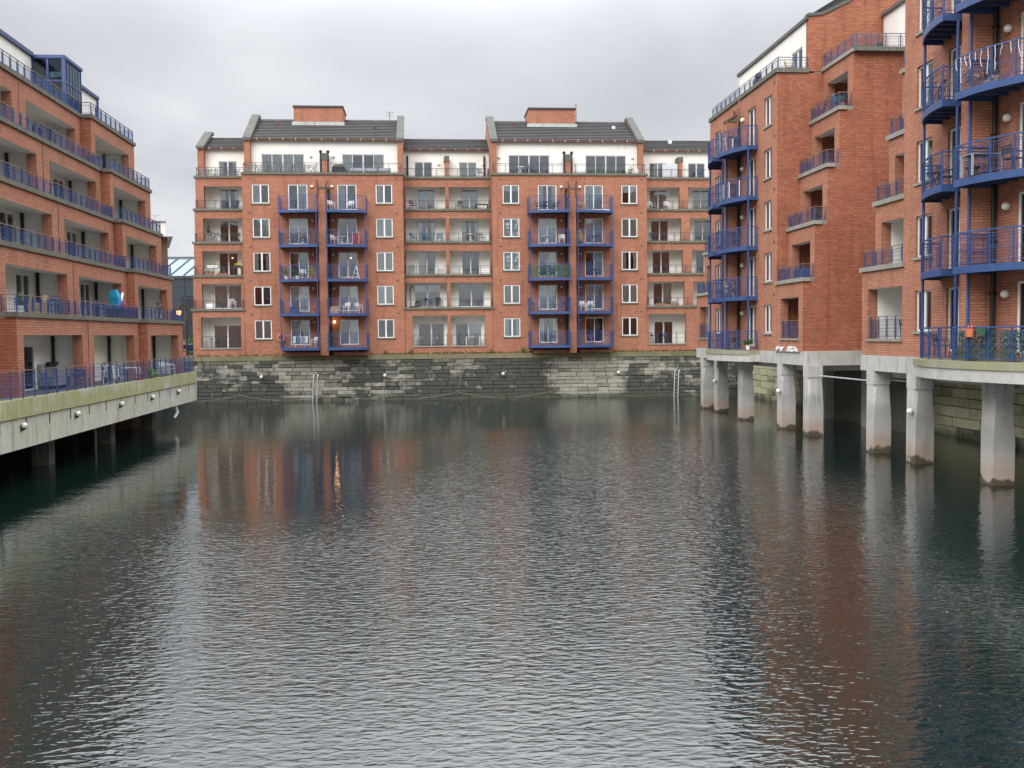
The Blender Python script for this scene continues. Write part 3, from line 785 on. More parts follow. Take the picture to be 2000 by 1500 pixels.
# ================================================================== NORTH BLOCK
NB = thing('apartment_block', 'long red brick apartment block with two gabled towers across the far end of the dock', 'building', (2.5, 90, 3.8))
TA, TB = (-14.79, -1.69), (5.72, 18.82)
T0, PITCH = 17.86, 2.78
winL = {'A': 'lbcdb', 'B': 'hffoc'}; winR = {'A': 'lbsbd', 'B': 'rbcwd'}
doorL = {'A': 'rwdsl', 'B': 'cwrsc'}; doorR = {'A': 'ldLrr', 'B': 'swrsd'}
def tower(nm, T, wl, wr, dl, dr, bal, fin, pw):
    ops = []
    for k in range(5):
        t_ = T0 - PITCH * k
        ops += [(wl, wl + 1.37, t_ - 1.55, t_), (wr, wr + 1.35, t_ - 1.55, t_), (dl, dl + 1.56, t_ - 2.08, t_), (dr, dr + 1.56, t_ - 2.08, t_)]
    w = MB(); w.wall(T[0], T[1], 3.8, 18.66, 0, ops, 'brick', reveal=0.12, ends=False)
    for uu in T: w.face([(uu, 0.0, 3.8), (uu, 0.0, 18.66), (uu, 12, 18.66), (uu, 12, 3.8)], 'brick')
    fpart('wall', w, N_, NB)
    for k in range(5):
        t_ = T0 - PITCH * k
        glazing(N_, wl, 0.06, t_ - 1.55, 1.37, 1.55, NB, 2, winL[nm][k], sill='coping')
        glazing(N_, wr, 0.06, t_ - 1.55, 1.35, 1.55, NB, 2, winR[nm][k], sill='coping')
        glazing(N_, dl, 0.06, t_ - 2.08, 1.56, 2.08, NB, 2, doorL[nm][k], True, mull=0.07)
        glazing(N_, dr, 0.06, t_ - 2.08, 1.56, 2.08, NB, 2, doorR[nm][k], True, mull=0.07)
        lit = (nm == 'A' and k == 4)
        s_ = 1.0 if k == 0 else 0.85
        wall_lamp(N_, dl + 1.95, 0, t_ - 0.18, NB, 'globe', s_)
        wall_lamp(N_, dr - 0.42, 0, t_ - 0.18, NB, 'lit' if lit else 'globe', s_ * (1.1 if lit else 1))
        if lit: light_point(N_.pt(dr - 0.42, -0.3, t_ - 0.18), 6, (1, 0.6, 0.3))
        # vents in the brick
        for uu in (wl - 0.35, wr + 1.6):
            v_ = MB(); v_.box(0, 0.24, -0.012, 0.01, 0, 0.075, 'rail_dark'); part('air_vent', cached('vent', lambda: v_.mesh('air_vent')), N_, uu, 0, t_ + 0.42, NB)
        # balconies either side of the fin
        zt = 15.58 - PITCH * k + 0.0
        for side, (a, c) in enumerate(bal):
            far, near = (a, c) if side == 0 else (c, a)         # near = at the fin
            nseg = 6; poly = []
            for i in range(nseg + 1):
                f = i / nseg; poly.append((near + (far - near) * f, -2.05 + 0.6 * f * f))
            s2 = MB()
            pl = [(near, 0.0)] + poly + [(far, 0.0)]
            if side == 0: pl = pl[::-1]
            s2.prism(pl, zt - 0.05, zt - 0.012, 'rail_dark')
            rim = [(near, 0.0)] + poly + [(far, 0.0)]
            for p0, p1 in zip(rim[:-1], rim[1:]):
                dx, dy = p1[0] - p0[0], p1[1] - p0[1]; L = math.hypot(dx, dy); nx, ny = -dy / L * 0.03, dx / L * 0.03
                s2.prism([(p0[0] - nx, p0[1] - ny), (p1[0] - nx, p1[1] - ny), (p1[0] + nx, p1[1] + ny), (p0[0] + nx, p0[1] + ny)], zt - 0.22, zt, 'blue')
            for i in range(1, 4):
                xx = near + (far - near) * i / 4; s2.box(xx - 0.03, xx + 0.03, -1.5, 0, zt - 0.17, zt - 0.052, 'blue_dull')
            bo = fpart('balcony', s2, N_, NB)
            railing(N_, [(near, -0.05)] + poly + [(far, -0.05)], zt, 1.17, bo, 'blue', 'blue', issub=True, post_step=0.95, mid=(k + side) % 3 == 0)
            if k > 0:
                for (px_, py_) in ((near + (0.06 if side == 0 else -0.06) * -1, -1.98), (far + (0.06 if side == 0 else -0.06), -1.40)):
                    pb = MB(); pb.tube((px_, py_, zt), (px_, py_, zt + PITCH - 0.22), 0.03, 'blue', 8); _sub('post', pb, bo)
    # fin with bracket
    w = MB(); w.box(fin[0], fin[1], -1.45, 0.0, 3.82, 17.35, 'brick'); w.box(fin[0] - 0.05, fin[1] + 0.05, -1.5, -0.002, 17.35, 17.5, 'coping')
    fpart('fin_wall', w, N_, NB)
    b = MB()
    for s_, x in ((-1, fin[0]), (1, fin[1])):
        b.box(x - 0.07, x + 0.07, -1.55, -1.3, 16.8, 17.62, 'rust'); b.tube((x, -1.42, 17.62), (x + 0.1 * s_, -1.42, 17.95), 0.05, 'rust', 6)
        b.tube((x + 0.14 * s_, -0.2, 18.2), (x + 0.14 * s_, -1.2, 17.4), 0.035, 'rust', 6)
        fpart('pipe_bracket', b, N_, NB); b = MB()
    for s_, x in ((-1, fin[0] - 0.1), (1, fin[1] + 0.1)): pipe(N_, x, -0.12, 3.9, 17.6, NB, 0.055)
    # plinth under the lowest balconies
    w = MB(); poly = []
    for (a, c) in bal: w.box(a + 0.35, c - 0.0, -0.9, -0.002, 3.8, 4.06, 'brick')
    fpart('plinth', w, N_, NB)
    # terrace coping and penthouse
    c = MB(); c.box(T[0] - 0.08, T[1] + 0.08, -0.1, 0.45, 18.66, 18.84, 'coping'); c.box(T[0], T[1], 0.45, 2.2, 18.6, 18.78, 'paving'); fpart('coping', c, N_, NB)
    railing(N_, [(T[0] + 0.15, 1.7), (T[0] + 0.15, 0.1), (T[1] - 0.15, 0.1), (T[1] - 0.15, 1.7)], 18.84, 0.8, NB, 'rail_dark', 'rail_dark', post_step=1.0, wires=False)
    w = MB(); w.wall(T[0] + 0.5, T[1] - 0.45, 18.7, 21.78, 1.8, [(pw[0], pw[0] + 3.55, 19.0, 20.66), (pw[1], pw[1] + 3.55, 19.0, 20.66)], 'cream', thick=0.3)
    fpart('penthouse_wall', w, N_, NB)
    kinds = ('wc', 'ds') if nm == 'A' else ('cs', 'dd')
    for i in (0, 1):
        glazing(N_, pw[i], 1.86, 19.0, 3.55, 1.66, NB, 4, kinds[0][i] if nm == 'A' else kinds[1][i], False, fm='alu', mull=0.12)
    for uu in (pw[0] - 0.8 if nm == 'B' else pw[0] + 4.1, pw[1] + 4.1 if nm == 'B' else pw[1] - 0.7): wall_lamp(N_, uu, 1.8, 20.45, NB, 'globe', 0.95)
    # gable parapet walls with sloping concrete copings
    for gx0, gx1 in ((T[0], T[0] + 0.5), (T[1] - 0.45, T[1])):
        w = MB(); prof = [(1.3, 18.8), (1.3, 21.72), (6.2, 24.55), (7.2, 24.55), (12, 21.5), (12, 18.8)]
        w.loft([[(gx0, p[0], p[1]) for p in prof], [(gx1, p[0], p[1]) for p in prof]], 'brick')
        fpart('gable_wall', w, N_, NB)
        cprof = [(1.15, 21.66), (1.15, 21.90), (6.15, 24.82), (7.0, 24.82), (7.0, 24.56), (6.2, 24.56), (1.4, 21.74)]
        w = MB(); w.loft([[(gx0 - 0.08, p[0], p[1]) for p in cprof], [(gx1 + 0.08, p[0], p[1]) for p in cprof]], 'gable'); fpart('gable_coping', w, N_, NB)
    # tiled roof in stepped courses
    r = MB(); n = 12; y0, z0, y1, z1 = 1.55, 21.85, 6.6, 24.42
    for i in range(n):
        ya, yb = y0 + (y1 - y0) * i / n, y0 + (y1 - y0) * (i + 1) / n; za, zb = z0 + (z1 - z0) * i / n, z0 + (z1 - z0) * (i + 1) / n
        r.face([(T[0] + 0.5, ya, za), (T[1] - 0.45, ya, za), (T[1] - 0.45, ya, za + 0.1), (T[0] + 0.5, ya, za + 0.1)], 'black')
        r.face([(T[0] + 0.5, ya, za + 0.1), (T[1] - 0.45, ya, za + 0.1), (T[1] - 0.45, yb + 0.02, zb), (T[0] + 0.5, yb + 0.02, zb)], 'tiles')
    r.face([(T[0] + 0.5, y1, z1), (T[1] - 0.45, y1, z1), (T[1] - 0.45, 12, 21.6), (T[0] + 0.5, 12, 21.6)], 'tiles')
    fpart('roof', r, N_, NB)
    r = MB(); r.box(T[0] + 0.52, T[1] - 0.47, y1 - 0.12, y1 + 0.12, z1 - 0.02, z1 + 0.07, 'tiles'); fpart('ridge', r, N_, NB)
    r = MB(); r.box(T[0] + 0.52, T[1] - 0.47, 1.42, 1.58, 21.72, 21.86, 'rust'); x = T[0] + 1.0
    while x < T[1] - 0.6: r.box(x, x + 0.06, 1.40, 1.5, 21.70, 21.90, 'lead'); x += 1.07
    fpart('gutter', r, N_, NB)
tower('A', TA, -14.0, -3.94, -11.08, -7.08, ((-11.72, -8.58), (-7.88, -4.7)), (-8.53, -7.87), (-13.47, -6.8))
tower('B', TB, 6.6, 16.65, 9.56, 13.5, ((8.68, 11.95), (12.58, 15.65)), (11.98, 12.55), (7.24, 13.87))
# low chimney-like roof boxes
for (a, c, f) in ((-11.16, -6.94, 1), (9.4, 13.54, 0)):
    b = MB(); b.box(a, c, 5.4, 9.0, 23.6, 25.32, 'brick'); fpart('lift_housing', b, N_, NB)
    b = MB(); b.box(a - 0.08, c + 0.08, 5.3, 9.1, 25.32, 25.46, 'charcoal'); fpart('housing_cap', b, N_, NB)
    b = MB(); b.box(a - 0.15, c + 0.15, 5.25, 5.396, 23.75, 24.05, 'lead'); fpart('flashing', b, N_, NB)
# stacks of loggias between the towers
VT = [7.02 + 2.75 * k for k in range(5)]; VC = [7.72 + 2.79 * k for k in range(5)]
DP = [0.02, 0.55, 1.1, 1.65, 2.2]
kk = {'S0': ['s', 's', 'L', 'd', 'c'], 'S1a': ['d', 'h', 'l', 'c', 's'], 'S1b': ['r', 'd', 'd', 'c', 's'], 'S2': ['d', 'r', 'd', 'd', 'o']}
def mkdoors(keys, w0, wk, shift):
    def f(k, a, b):
        key = keys[0] if (len(keys) == 1 or a < keys[2]) else keys[1]
        w = w0 if k < 2 else wk
        return [dict(u=(a + b) / 2 - w / 2 + shift, w=w, k=kk[key][k], door=True)]
    return f
stack(N_, NB, -19.0, TA[0] - 0.02, [(-18.32, -15.12)], DP, VT, VC, 3.8, open0=4.5, doors=mkdoors(['S0'], 2.3, 1.6, 0.25), wires=False, dback=12, back=1.45, pipe_side=0, side='brick')
stack(N_, NB, TA[1] + 0.02, TB[0] - 0.02, [(-1.6, 1.84), (2.14, 5.6)], DP, VT, VC, 3.8, open0=4.5, doors=mkdoors(['S1a', 'S1b', 2.0], 2.25, 1.55, 0.1), wires=False, dback=12, back=1.45, pipe_side=0, side='brick', inner=(0, 0), bays0=[(-1.04, 1.86), (2.14, 5.0)])
stack(N_, NB, TB[1] + 0.02, 26.6, [(19.05, 22.2), (22.97, 26.0)], DP, VT, VC, 3.8, open0=4.5, doors=mkdoors(['S2'], 1.7, 1.6, 0.0), wires=False, dback=12, back=1.45, pipe_side=0, side='brick', bays0=[(18.95, 22.2)])
# penthouses over the stacks
def pent(a, c, wins, piers, kinds):
    w = MB(); w.wall(a, c, 18.8, 21.4, 4.0, [(u, u + 1.55, 19.02, 20.4) for u in wins], 'cream', thick=0.3); fpart('penthouse_wall', w, N_, NB)
    for u, q in zip(wins, kinds):
        glazing(N_, u, 4.06, 19.02, 1.55, 1.38, NB, 2, q, True, fm='alu')
        wall_lamp(N_, u + 2.1, 4.0, 20.2, NB, 'globe', 0.85)
    for u in piers:
        w = MB(); w.box(u, u + 0.34, 2.9, 3.98, 18.9, 20.3, 'brick'); w.box(u - 0.05, u + 0.39, 2.85, 3.98, 20.3, 20.75, 'gable'); fpart('chimney', w, N_, NB)
    r = MB(); n = 8; y0, z0, y1, z1 = 3.75, 21.45, 7.0, 22.95
    for i in range(n):
        ya, yb = y0 + (y1 - y0) * i / n, y0 + (y1 - y0) * (i + 1) / n; za, zb = z0 + (z1 - z0) * i / n, z0 + (z1 - z0) * (i + 1) / n
        r.face([(a, ya, za), (c, ya, za), (c, ya, za + 0.09), (a, ya, za + 0.09)], 'black'); r.face([(a, ya, za + 0.09), (c, ya, za + 0.09), (c, yb + 0.02, zb), (a, yb + 0.02, zb)], 'tiles')
    r.face([(a, y1, z1), (c, y1, z1), (c, 12, 20.6), (a, 12, 20.6)], 'tiles'); fpart('roof', r, N_, NB)
    r = MB(); r.box(a, c, 3.62, 3.78, 21.36, 21.46, 'rust'); x = a + 0.4
    while x < c - 0.2: r.box(x, x + 0.06, 3.60, 3.7, 21.34, 21.5, 'lead'); x += 1.02
    fpart('gutter', r, N_, NB)
pent(-18.5, TA[0], [-17.4], [], ['c'])
pent(TA[1], TB[0], [-0.75, 3.1], [1.85], ['d', 's'])
pent(TB[1], 26.6, [19.9, 23.4], [22.3], ['b', 'd'])
for u in (-1.35, 5.3): pipe(N_, u, 3.8, 18.95, 20.9, NB, 0.07)
w = MB(); prof = [(3.3, 18.8), (3.3, 21.4), (7.0, 23.2), (12, 20.6), (12, 18.8)]; w.loft([[(-19.0, p[0], p[1]) for p in prof], [(-18.5, p[0], p[1]) for p in prof]], 'brick'); fpart('gable_wall', w, N_, NB)
w = MB(); prof = [(3.1, 21.3), (3.1, 21.52), (6.9, 23.45), (7.6, 23.45), (7.6, 23.2), (7.0, 23.2)]; w.loft([[(-19.1, p[0], p[1]) for p in prof], [(-18.42, p[0], p[1]) for p in prof]], 'gable'); fpart('gable_coping', w, N_, NB)
b = MB(); b.box(-19, 26.6, 12, 12.2, 3.8, 21, 'brick'); fpart('wall', b, N_, NB)
for u, z in ((-8.5, 20.9), (-7.9, 20.9), (11.95, 20.9), (12.6, 20.9)):
    b = MB(); b.tube((0, 0, 0), (0, 0, 1.85), 0.07, 'black', 8); b.ball((0, 0, 1.95), 0.15, 'black', 8); part('vent_pipe', b.mesh('vent_pipe'), N_, u, 1.2, 18.8, NB)
for u in (-8.4, 12.05):
    w = MB(); w.box(u, u + 0.45, 1.0, 1.79, 18.85, 20.0, 'brick'); w.box(u - 0.04, u + 0.49, 0.96, 1.79, 20.0, 20.6, 'gable'); fpart('chimney', w, N_, NB)
# roof fittings
for u, d, z, mt in ((16.9, 4.9, 23.62, 'silver'), (-12.6, 5.2, 23.78, 'rust'), (-4.1, 4.2, 23.25, 'charcoal'), (8.0, 5.4, 23.88, 'rust')):
    b = MB(); b.box(u - 0.14, u + 0.14, d - 0.12, d + 0.12, z - 0.1, z + 0.16, mt); fpart('roof_vent', b, N_, NB)
b = MB(); b.tube((-2.9, 6.8, 24.4), (-2.9, 6.8, 25.3), 0.02, 'charcoal', 5)
for z in (24.9, 25.1, 25.25): b.tube((-3.25, 6.8, z), (-2.55, 6.8, z), 0.012, 'charcoal', 4)
fpart('aerial', b, N_, NB)
b = MB(); b.tube((21.9, 4.6, 21.9), (21.9, 4.6, 22.35), 0.025, 'rust', 5); b.loft([[(21.9 + 0.2 * math.cos(i * 0.785), 4.5 - k_ * 0.08, 22.35 + 0.2 * math.sin(i * 0.785)) for i in range(8)] for k_ in (0, 1)], 'silver'); fpart('satellite_dish', b, N_, NB)
# aerial
b = MB(); b.tube((13.75, 6.2, 24.3), (13.75, 6.2, 25.75), 0.03, 'charcoal', 6); b.loft([[(13.75 + x, 6.2 + y, 25.9 + z) for x, z in ((-.16, 0), (0, -.2), (.16, 0), (0, .2))] for y in (-0.02, 0.02)], 'pale_wood')
for z in (24.6, 24.95): b.tube((13.35, 6.2, z), (13.75, 6.2, z), 0.02, 'rust', 5)
fpart('aerial', b, N_, NB)

# ================================================================== WEST BLOCK
WB = thing('apartment_block', 'stepped brick apartment block on a mossy concrete deck with a blue glass roof room', 'building', (-20, 52, 3.1))
WVT = [5.5, 8.28, 11.02, 13.75, 16.55]; WVC = [6.40, 9.17, 11.87, 14.6, 17.5]
WD = [0.0, 0.6, 1.2, 1.8, 2.8]
ks = ['d', 'd', 's', 'c', 'd']
def wdoors(k, a, b):
    if k == 0: return [dict(u=b - 4.5, w=3.0, k='l', door=True, fm='white_frame', n=2)] if b < 50 else [dict(u=a + 0.1, w=1.6, k='d', door=True)]
    return [dict(u=b - 1.75, w=1.6, k=ks[(k + int(b)) % 5], door=True), dict(u=b - 4.9, w=1.2, k='s', door=False)]
stack(W_, WB, 41.0, 57.9, [(41.66, 48.6), (50.19, 57.05)], WD, WVT, WVC, 3.05, back=1.6, rail_h=0.66, doors=wdoors, rail=('rail_red', 'blue'), joint=49.4, dback=9, inner=(0.2, 0.62), side='brick_shade')
W2 = Frame(-15.25, 0, 90)
def wdoors2(k, a, b):
    if k == 0: return []
    return [dict(u=a + 2.6, w=1.5, k=ks[(k + 2) % 5], door=True)]
stack(W2, WB, 57.93, 66.2, [(58.57, 65.0)], [0, 0.6, 1.18, 1.78, 2.7], WVT, WVC, 3.05, back=1.7, rail_h=0.66, doors=wdoors2, rail=('rail_dark', 'blue'), dback=9, inner=(0.2, 0.6), side='brick_shade')
b = MB(); b.box(33.5, 41.0, 0.9, 9, 3.05, 17.3, 'brick_shade'); b.box(33.5, 66.2, 8.9, 9.2, 3.05, 17.3, 'brick'); fpart('wall', b, W_, WB)
b = MB(); b.box(38, 66.2, 3.0, 9, 17.3, 17.5, 'paving'); b.box(33.5, 66.2, 0.0, 9.3, 2.6, 3.04, 'concrete'); fpart('floor_slab', b, W_, WB)
# penthouse
zc_ = 20.75
b = MB(); b.box(36, 58.4, 4.45, 9, 17.5, 19.95, 'cream'); b.box(58.5, 63.0, 3.5, 9, 17.5, 19.45, 'cream'); fpart('penthouse_wall', b, W_, WB)
b = MB(); b.box(36, 55.6, 4.3, 9.1, 19.95, 20.15, 'blue_dull'); b.box(58.45, 63.2, 3.35, 9.1, 19.45, 19.62, 'blue_dull'); b.tube((63.05, 3.42, 17.5), (63.05, 3.42, 19.45), 0.06, 'blue', 6); fpart('roof_edge', b, W_, WB)
cx0 = 2.85; cn, cf = 55.7, 58.35; zt = 19.9; ztn = 20.0
fm = MB()
cb = 4.45
def cyl2(p, q, r=0.05): fm.tube(p, q, r, 'blue', 4)
for z in (17.55, 18.75, zt): cyl2((cn, cx0, z), (cn, cb, z)); cyl2((cn, cx0, z), (cf, cx0, z))
for d_ in (cx0, cx0 + 0.8, cb): cyl2((cn, d_, 17.5), (cn, d_, zt), 0.06)
fm.box(cn - 0.08, cn + 0.08, cx0 - 0.08, cx0 + 0.08, 17.5, zt + 0.05, 'blue')
for i in range(7): cyl2((cn + (cf - cn) * i / 6, cx0, 17.5), (cn + (cf - cn) * i / 6, cx0, zt), 0.035)
fm.box(cn - 0.1, cf + 0.1, cx0 - 0.1, cb + 0.1, zt, zt + 0.16, 'blue')
fo = fpart('conservatory', fm, W_, WB)
for (p, q, w_, h_, n) in ((cn, 'n', 0, 0, 2), (cn, 's', 0, 0, 6)):
    for i in range(n):
        for z0_, z1_ in ((17.6, 18.72), (18.78, zt - 0.05)):
            g_ = MB()
            if q == 'n': g_.box(cn - 0.006, cn + 0.006, cx0 + 0.06 + 0.8 * i, cx0 + 0.76 + 0.8 * i, z0_, z1_, 'glass_blue')
            else: g_.box(cn + 0.04 + (cf - cn) / 6 * i, cn - 0.04 + (cf - cn) / 6 * (i + 1), cx0 - 0.006, cx0 + 0.006, z0_, z1_, 'glass_blue')
            _sub('pane', g_, fo)
# deck with concrete fascia
DK = Frame(-14.6, 0, 90)
b = MB(); b.box(5, 66.1, 0.21, 8.5, 2.45, 3.1, 'shade_concrete'); fpart('deck_slab', b, DK, WB)
u = 36.3; g = random.Random(4); cuts = [36.3]
while u < 66.2: u += 2.35; cuts.append(min(u, 66.2))
for a, c in zip(cuts[:-1], cuts[1:]):
    if c - a < 0.3: continue
    m_ = MB(); m_.box(0.008, c - a - 0.008, -0.02, 0.2, 0, 1.13, 'fascia_low'); part('fascia_panel', m_.mesh('fascia_panel'), DK, a, 0, 1.38, WB)
    m_ = MB(); m_.box(0.004, c - a - 0.004, -0.10, 0.22, 0, 0.66, 'fascia_top'); part('upstand_panel', m_.mesh('upstand_panel'), DK, a, 0, 2.52, WB)
    m_ = MB(); m_.box(0, 0.07, -0.035, 0.0, 0, 0.42, 'black'); part('drain_slot', m_.mesh('drain_slot'), DK, a - 0.03, 0, 2.06, WB)
b = MB(); b.box(66.2, 66.35, -0.1, 6, 1.38, 3.18, 'fascia_low'); fpart('fascia_panel', b, DK, WB)
b = MB(); b.box(5, 35.2, -0.35, 0.2, 0.82, 3.18, 'fascia_low'); fpart('fascia_panel', b, DK, WB)
railing(DK, [(36.3, 0.02), (66.1, 0.02), (66.1, 1.2)], 3.18, 1.02, WB, 'rail_red', 'blue', mid=True, post_step=1.15, inner=False)
for y in (38.19, 43.93, 50.14, 55.75, 61.48):
    b = MB(); b.ball((0, -0.12, 0), 0.11, 'globe', 10); b.tube((0, 0, -0.06), (0, -0.12, -0.16), 0.05, 'charcoal', 6); b.box(-0.09, 0.09, -0.04, 0.01, -0.2, 0.02, 'charcoal')
    part('bulkhead_lamp', cached('bulk', lambda: b.mesh('bulkhead_lamp', True)), DK, y, -0.02, 2.23, WB)
for (x, y) in ((-16.3, 61.5), (-16.3, 53.6), (-16.3, 45.0), (-16.3, 37.0), (-19.4, 60.2), (-19.4, 52.6), (-19.4, 45)):
    b = MB(); b.box(-0.35, 0.35, -0.35, 0.35, -0.6, 2.55, 'shade_concrete'); obj('column', b, WB, (x, y, 0))  # column colour carries the shade under the deck
b = MB(); b.box(-18.6, -17.2, 61.5, 64.4, -0.5, 1.6, 'brick_brown'); obj('brick_pier', b, WB, (0, 0, 0))

# ================================================================== EAST BLOCK
EB = thing('apartment_block', 'tall brick apartment block on concrete pillars standing in the dock water', 'building', (23, 48, 4.2))
EP = 2.93
EVT = [7.17 + EP * k for k in range(5)]; EVC = [8.15 + EP * k for k in range(5)]
def edoors(k, a, b): return [dict(u=(a + b) / 2 - 0.8, w=1.6, k='d', door=True)]
# zig A (Y 51.7-55.7), B (40.6-44.5), C (69-72.5)
stack(E_, EB, -55.68, -51.7, [(-55.1, -52.35)], [0.002, 0.62, 1.27, 1.9, 2.6], EVT, EVC, 4.28, open0=5.0, back=1.9, doors=edoors, rail=('rail_red', 'blue_dull'), dback=7.0, pipe_side=1, cop='coping_pale', rail_h=0.72, inner=(0.3, 0.2), side='brick_shade', lw='brick_shade')
stack(E_, EB, -44.5, -40.57, [(-43.9, -40.62)], [0.002, 0.6, 1.2, 1.8], EVT, EVC, 4.28, open0=5.0, back=1.9, doors=edoors, rail=('rail_red', 'blue_dull'), dback=7.5, pipe_side=0, cop='coping_pale', rail_h=0.72, inner=(0, 0), side='brick_shade')
stack(E_, EB, -72.5, -69.05, [(-71.9, -69.5)], [0.0, 0.55, 1.1, 1.65, 2.2], EVT, EVC, 4.28, open0=5.0, back=1.9, doors=edoors, rail=('rail_dark', 'blue_dull'), dback=7.0, pipe_side=0, cop='coping_pale', rail_h=0.72, side='brick')
b = MB(); b.box(-51.7, -44.5, 7.4, 7.6, 3.6, 22, 'brick_shade'); b.box(-55.6, -51.72, 6.9, 7.6, 4.3, 19.5, 'brick_shade'); fpart('wall', b, E_, EB)
b = MB(); b.box(-51.7, -44.5, 4.0, 7.4, 3.2, 3.6, 'concrete'); fpart('floor_slab', b, E_, EB)

def etower(nm, y0, y1, wins, drs, fin, lobes, top):
    """y0 near, y1 far"""
    ops = []; zt = [6.92 + EP * k for k in range(5)]
    for k in range(5):
        for y in wins: ops.append((-y - 1.32, -y, zt[k] - 1.62, zt[k]))
        for y in drs: ops.append((-y - 1.5, -y, zt[k] - 2.38, zt[k]))
    w = MB(); w.wall(-y1, -y0, 4.28, 19.62, 0, ops, 'brick', reveal=0.2, ends=False)
    for uu in (-y1, -y0): w.face([(uu, 0, 4.28), (uu, 0, 19.62), (uu, 8.0, 19.62), (uu, 8.0, 4.28)], 'brick_shade')
    fpart('wall', w, E_, EB)
    kw = 'lsbrsdh'
    for k in range(5):
        for i, y in enumerate(wins): glazing(E_, -y - 1.32, 0.13, zt[k] - 1.62, 1.32, 1.62, EB, 2, kw[(k * 2 + i) % 7], sill='coping_pale')
        for i, y in enumerate(drs): glazing(E_, -y - 1.5, 0.13, zt[k] - 2.38, 1.5, 2.38, EB, 2, kw[(k * 3 + i + 1) % 7], True, mull=0.08)
        wall_lamp(E_, -fin[0] + 0.62 if False else -(fin[0] - 0.75), 0, zt[k] - 0.4, EB, 'globe', 1.15)
        v_ = MB(); v_.box(0, 0.24, -0.012, 0.01, 0, 0.15, 'rust')
        for y in wins[:1]: part('air_vent', cached('vent2', lambda: v_.mesh('air_vent')), E_, -y + 0.3, 0, zt[k] + 0.45, EB)
    w = MB(); w.box(-fin[1], -fin[0], -fin[2], 0.0, 4.3, 18.3, 'brick'); w.box(-fin[1] - 0.05, -fin[0] + 0.05, -fin[2] - 0.05, -0.002, 18.3, 18.45, 'coping'); fpart('fin_wall', w, E_, EB)
    b = MB()
    for yy in (fin[0] - 0.05, fin[1] + 0.05): b.tube((-yy, -fin[2] + 0.05, 18.4), (-yy, -0.1, 18.75), 0.06, 'rust', 6); b.tube((-yy, -0.15, 18.0), (-yy, -0.15, 19.1), 0.06, 'rust', 6); fpart('pipe_bracket', b, E_, EB); b = MB()
    pipe(E_, -fin[0] + 0.12, -0.15, 4.35, 18.6, EB, 0.06)
    for k in range(5):
        zt_ = 4.5 + EP * k + 0.05
        for li, (ya, yb, dn, df) in enumerate(lobes):    # ya at the fin, yb outer end
            n = 8; poly = [(-(ya + (yb - ya) * i / n), -dn + (dn - df) * (i / n) ** 2) for i in range(n + 1)]
            rim = [(poly[0][0], 0.0)] + poly + [(poly[-1][0], 0.0)]
            if k:
                s2 = MB(); pl = rim if rim[0][0] > rim[-2][0] else rim[::-1]
                pl = list(rim);  area = sum(p[0] * q[1] - q[0] * p[1] for p, q in zip(pl, pl[1:] + pl[:1]))
                if area < 0: pl = pl[::-1]
                s2.prism(pl, zt_ - 0.07, zt_ - 0.02, 'rail_dark')
                for p0, p1 in zip(rim[:-1], rim[1:]):
                    dx, dy = p1[0] - p0[0], p1[1] - p0[1]; L = math.hypot(dx, dy); nx, ny = -dy / L * 0.035, dx / L * 0.035
                    s2.prism([(p0[0] - nx, p0[1] - ny), (p1[0] - nx, p1[1] - ny), (p1[0] + nx, p1[1] + ny), (p0[0] + nx, p0[1] + ny)], zt_ - 0.25, zt_, 'blue')
                for i in range(1, 5):
                    uu = poly[0][0] + (poly[-1][0] - poly[0][0]) * i / 5; s2.box(uu - 0.04, uu + 0.04, -(dn - (dn - df) * (i / 5) ** 2) + 0.1, 0, zt_ - 0.2, zt_ - 0.072, 'blue_dull')
                bo = fpart('balcony', s2, E_, EB)
            else:
                s2 = MB(); s2.box(min(p[0] for p in poly), max(p[0] for p in poly), -0.6, -0.002, 4.281, 4.33, 'paving'); bo = fpart('balcony', s2, E_, EB); zt_ = 4.30
            railing(E_, [(rim[0][0], -0.3)] + poly + [(rim[-1][0], -0.05)], zt_, 1.12, bo, 'blue', 'blue', issub=True, post_step=0.9, mid=True, inner=True, top_r=0.03)
            for px_, py_ in ((poly[0][0], -fin[2] - 0.06), (poly[-1][0], -df + 0.06)):
                pb = MB(); pb.tube((px_, py_, zt_), (px_, py_, zt_ + EP - (0.25 if k else 0.0)), 0.045, 'blue', 8)
                if k < 4: _sub('post', pb, bo)
    # coping, rail and penthouse
    c = MB(); c.box(-y1 - 0.05, -y0 + 0.1, -0.1, 0.4, 19.62, 19.86, 'coping'); c.box(-y1 + 0.02, -y0 - 0.02, 0.4, 8.0, 19.5, 19.7, 'paving')
    c.box(-y0 - 0.35, -y0 + 0.1, 0.401, 1.77, 19.62, 19.858, 'coping')
    fpart('coping', c, E_, EB)
    railing(E_, [(-y1 + 0.3, 0.1), (-y0 - 0.1, 0.1), (-y0 - 0.1, 1.75)], 19.86, 0.62, EB, 'blue_dull', 'blue_dull', post_step=1.0)
    if top:
        w = MB(); w.wall(-y1 + 0.7, -y0 - 0.02, 19.6, 22.55, 1.8, [(-58.45, -56.7, 19.95, 21.35)], 'cream', thick=0.3); fpart('penthouse_wall', w, E_, EB)
        glazing(E_, -58.45, 1.9, 19.95, 1.75, 1.4, EB, 2, 's', False, fm='white_frame')
        w = MB(); w.box(-y1 + 0.55, -y0 + 0.0, 1.68, 2.3, 22.55, 22.75, 'gable'); w.face([(-y1 + 0.7, 1.7, 22.7), (-y0, 1.7, 22.7), (-y0, 8, 26.5), (-y1 + 0.7, 8, 26.5)], 'tiles')
        fpart('roof', w, E_, EB)
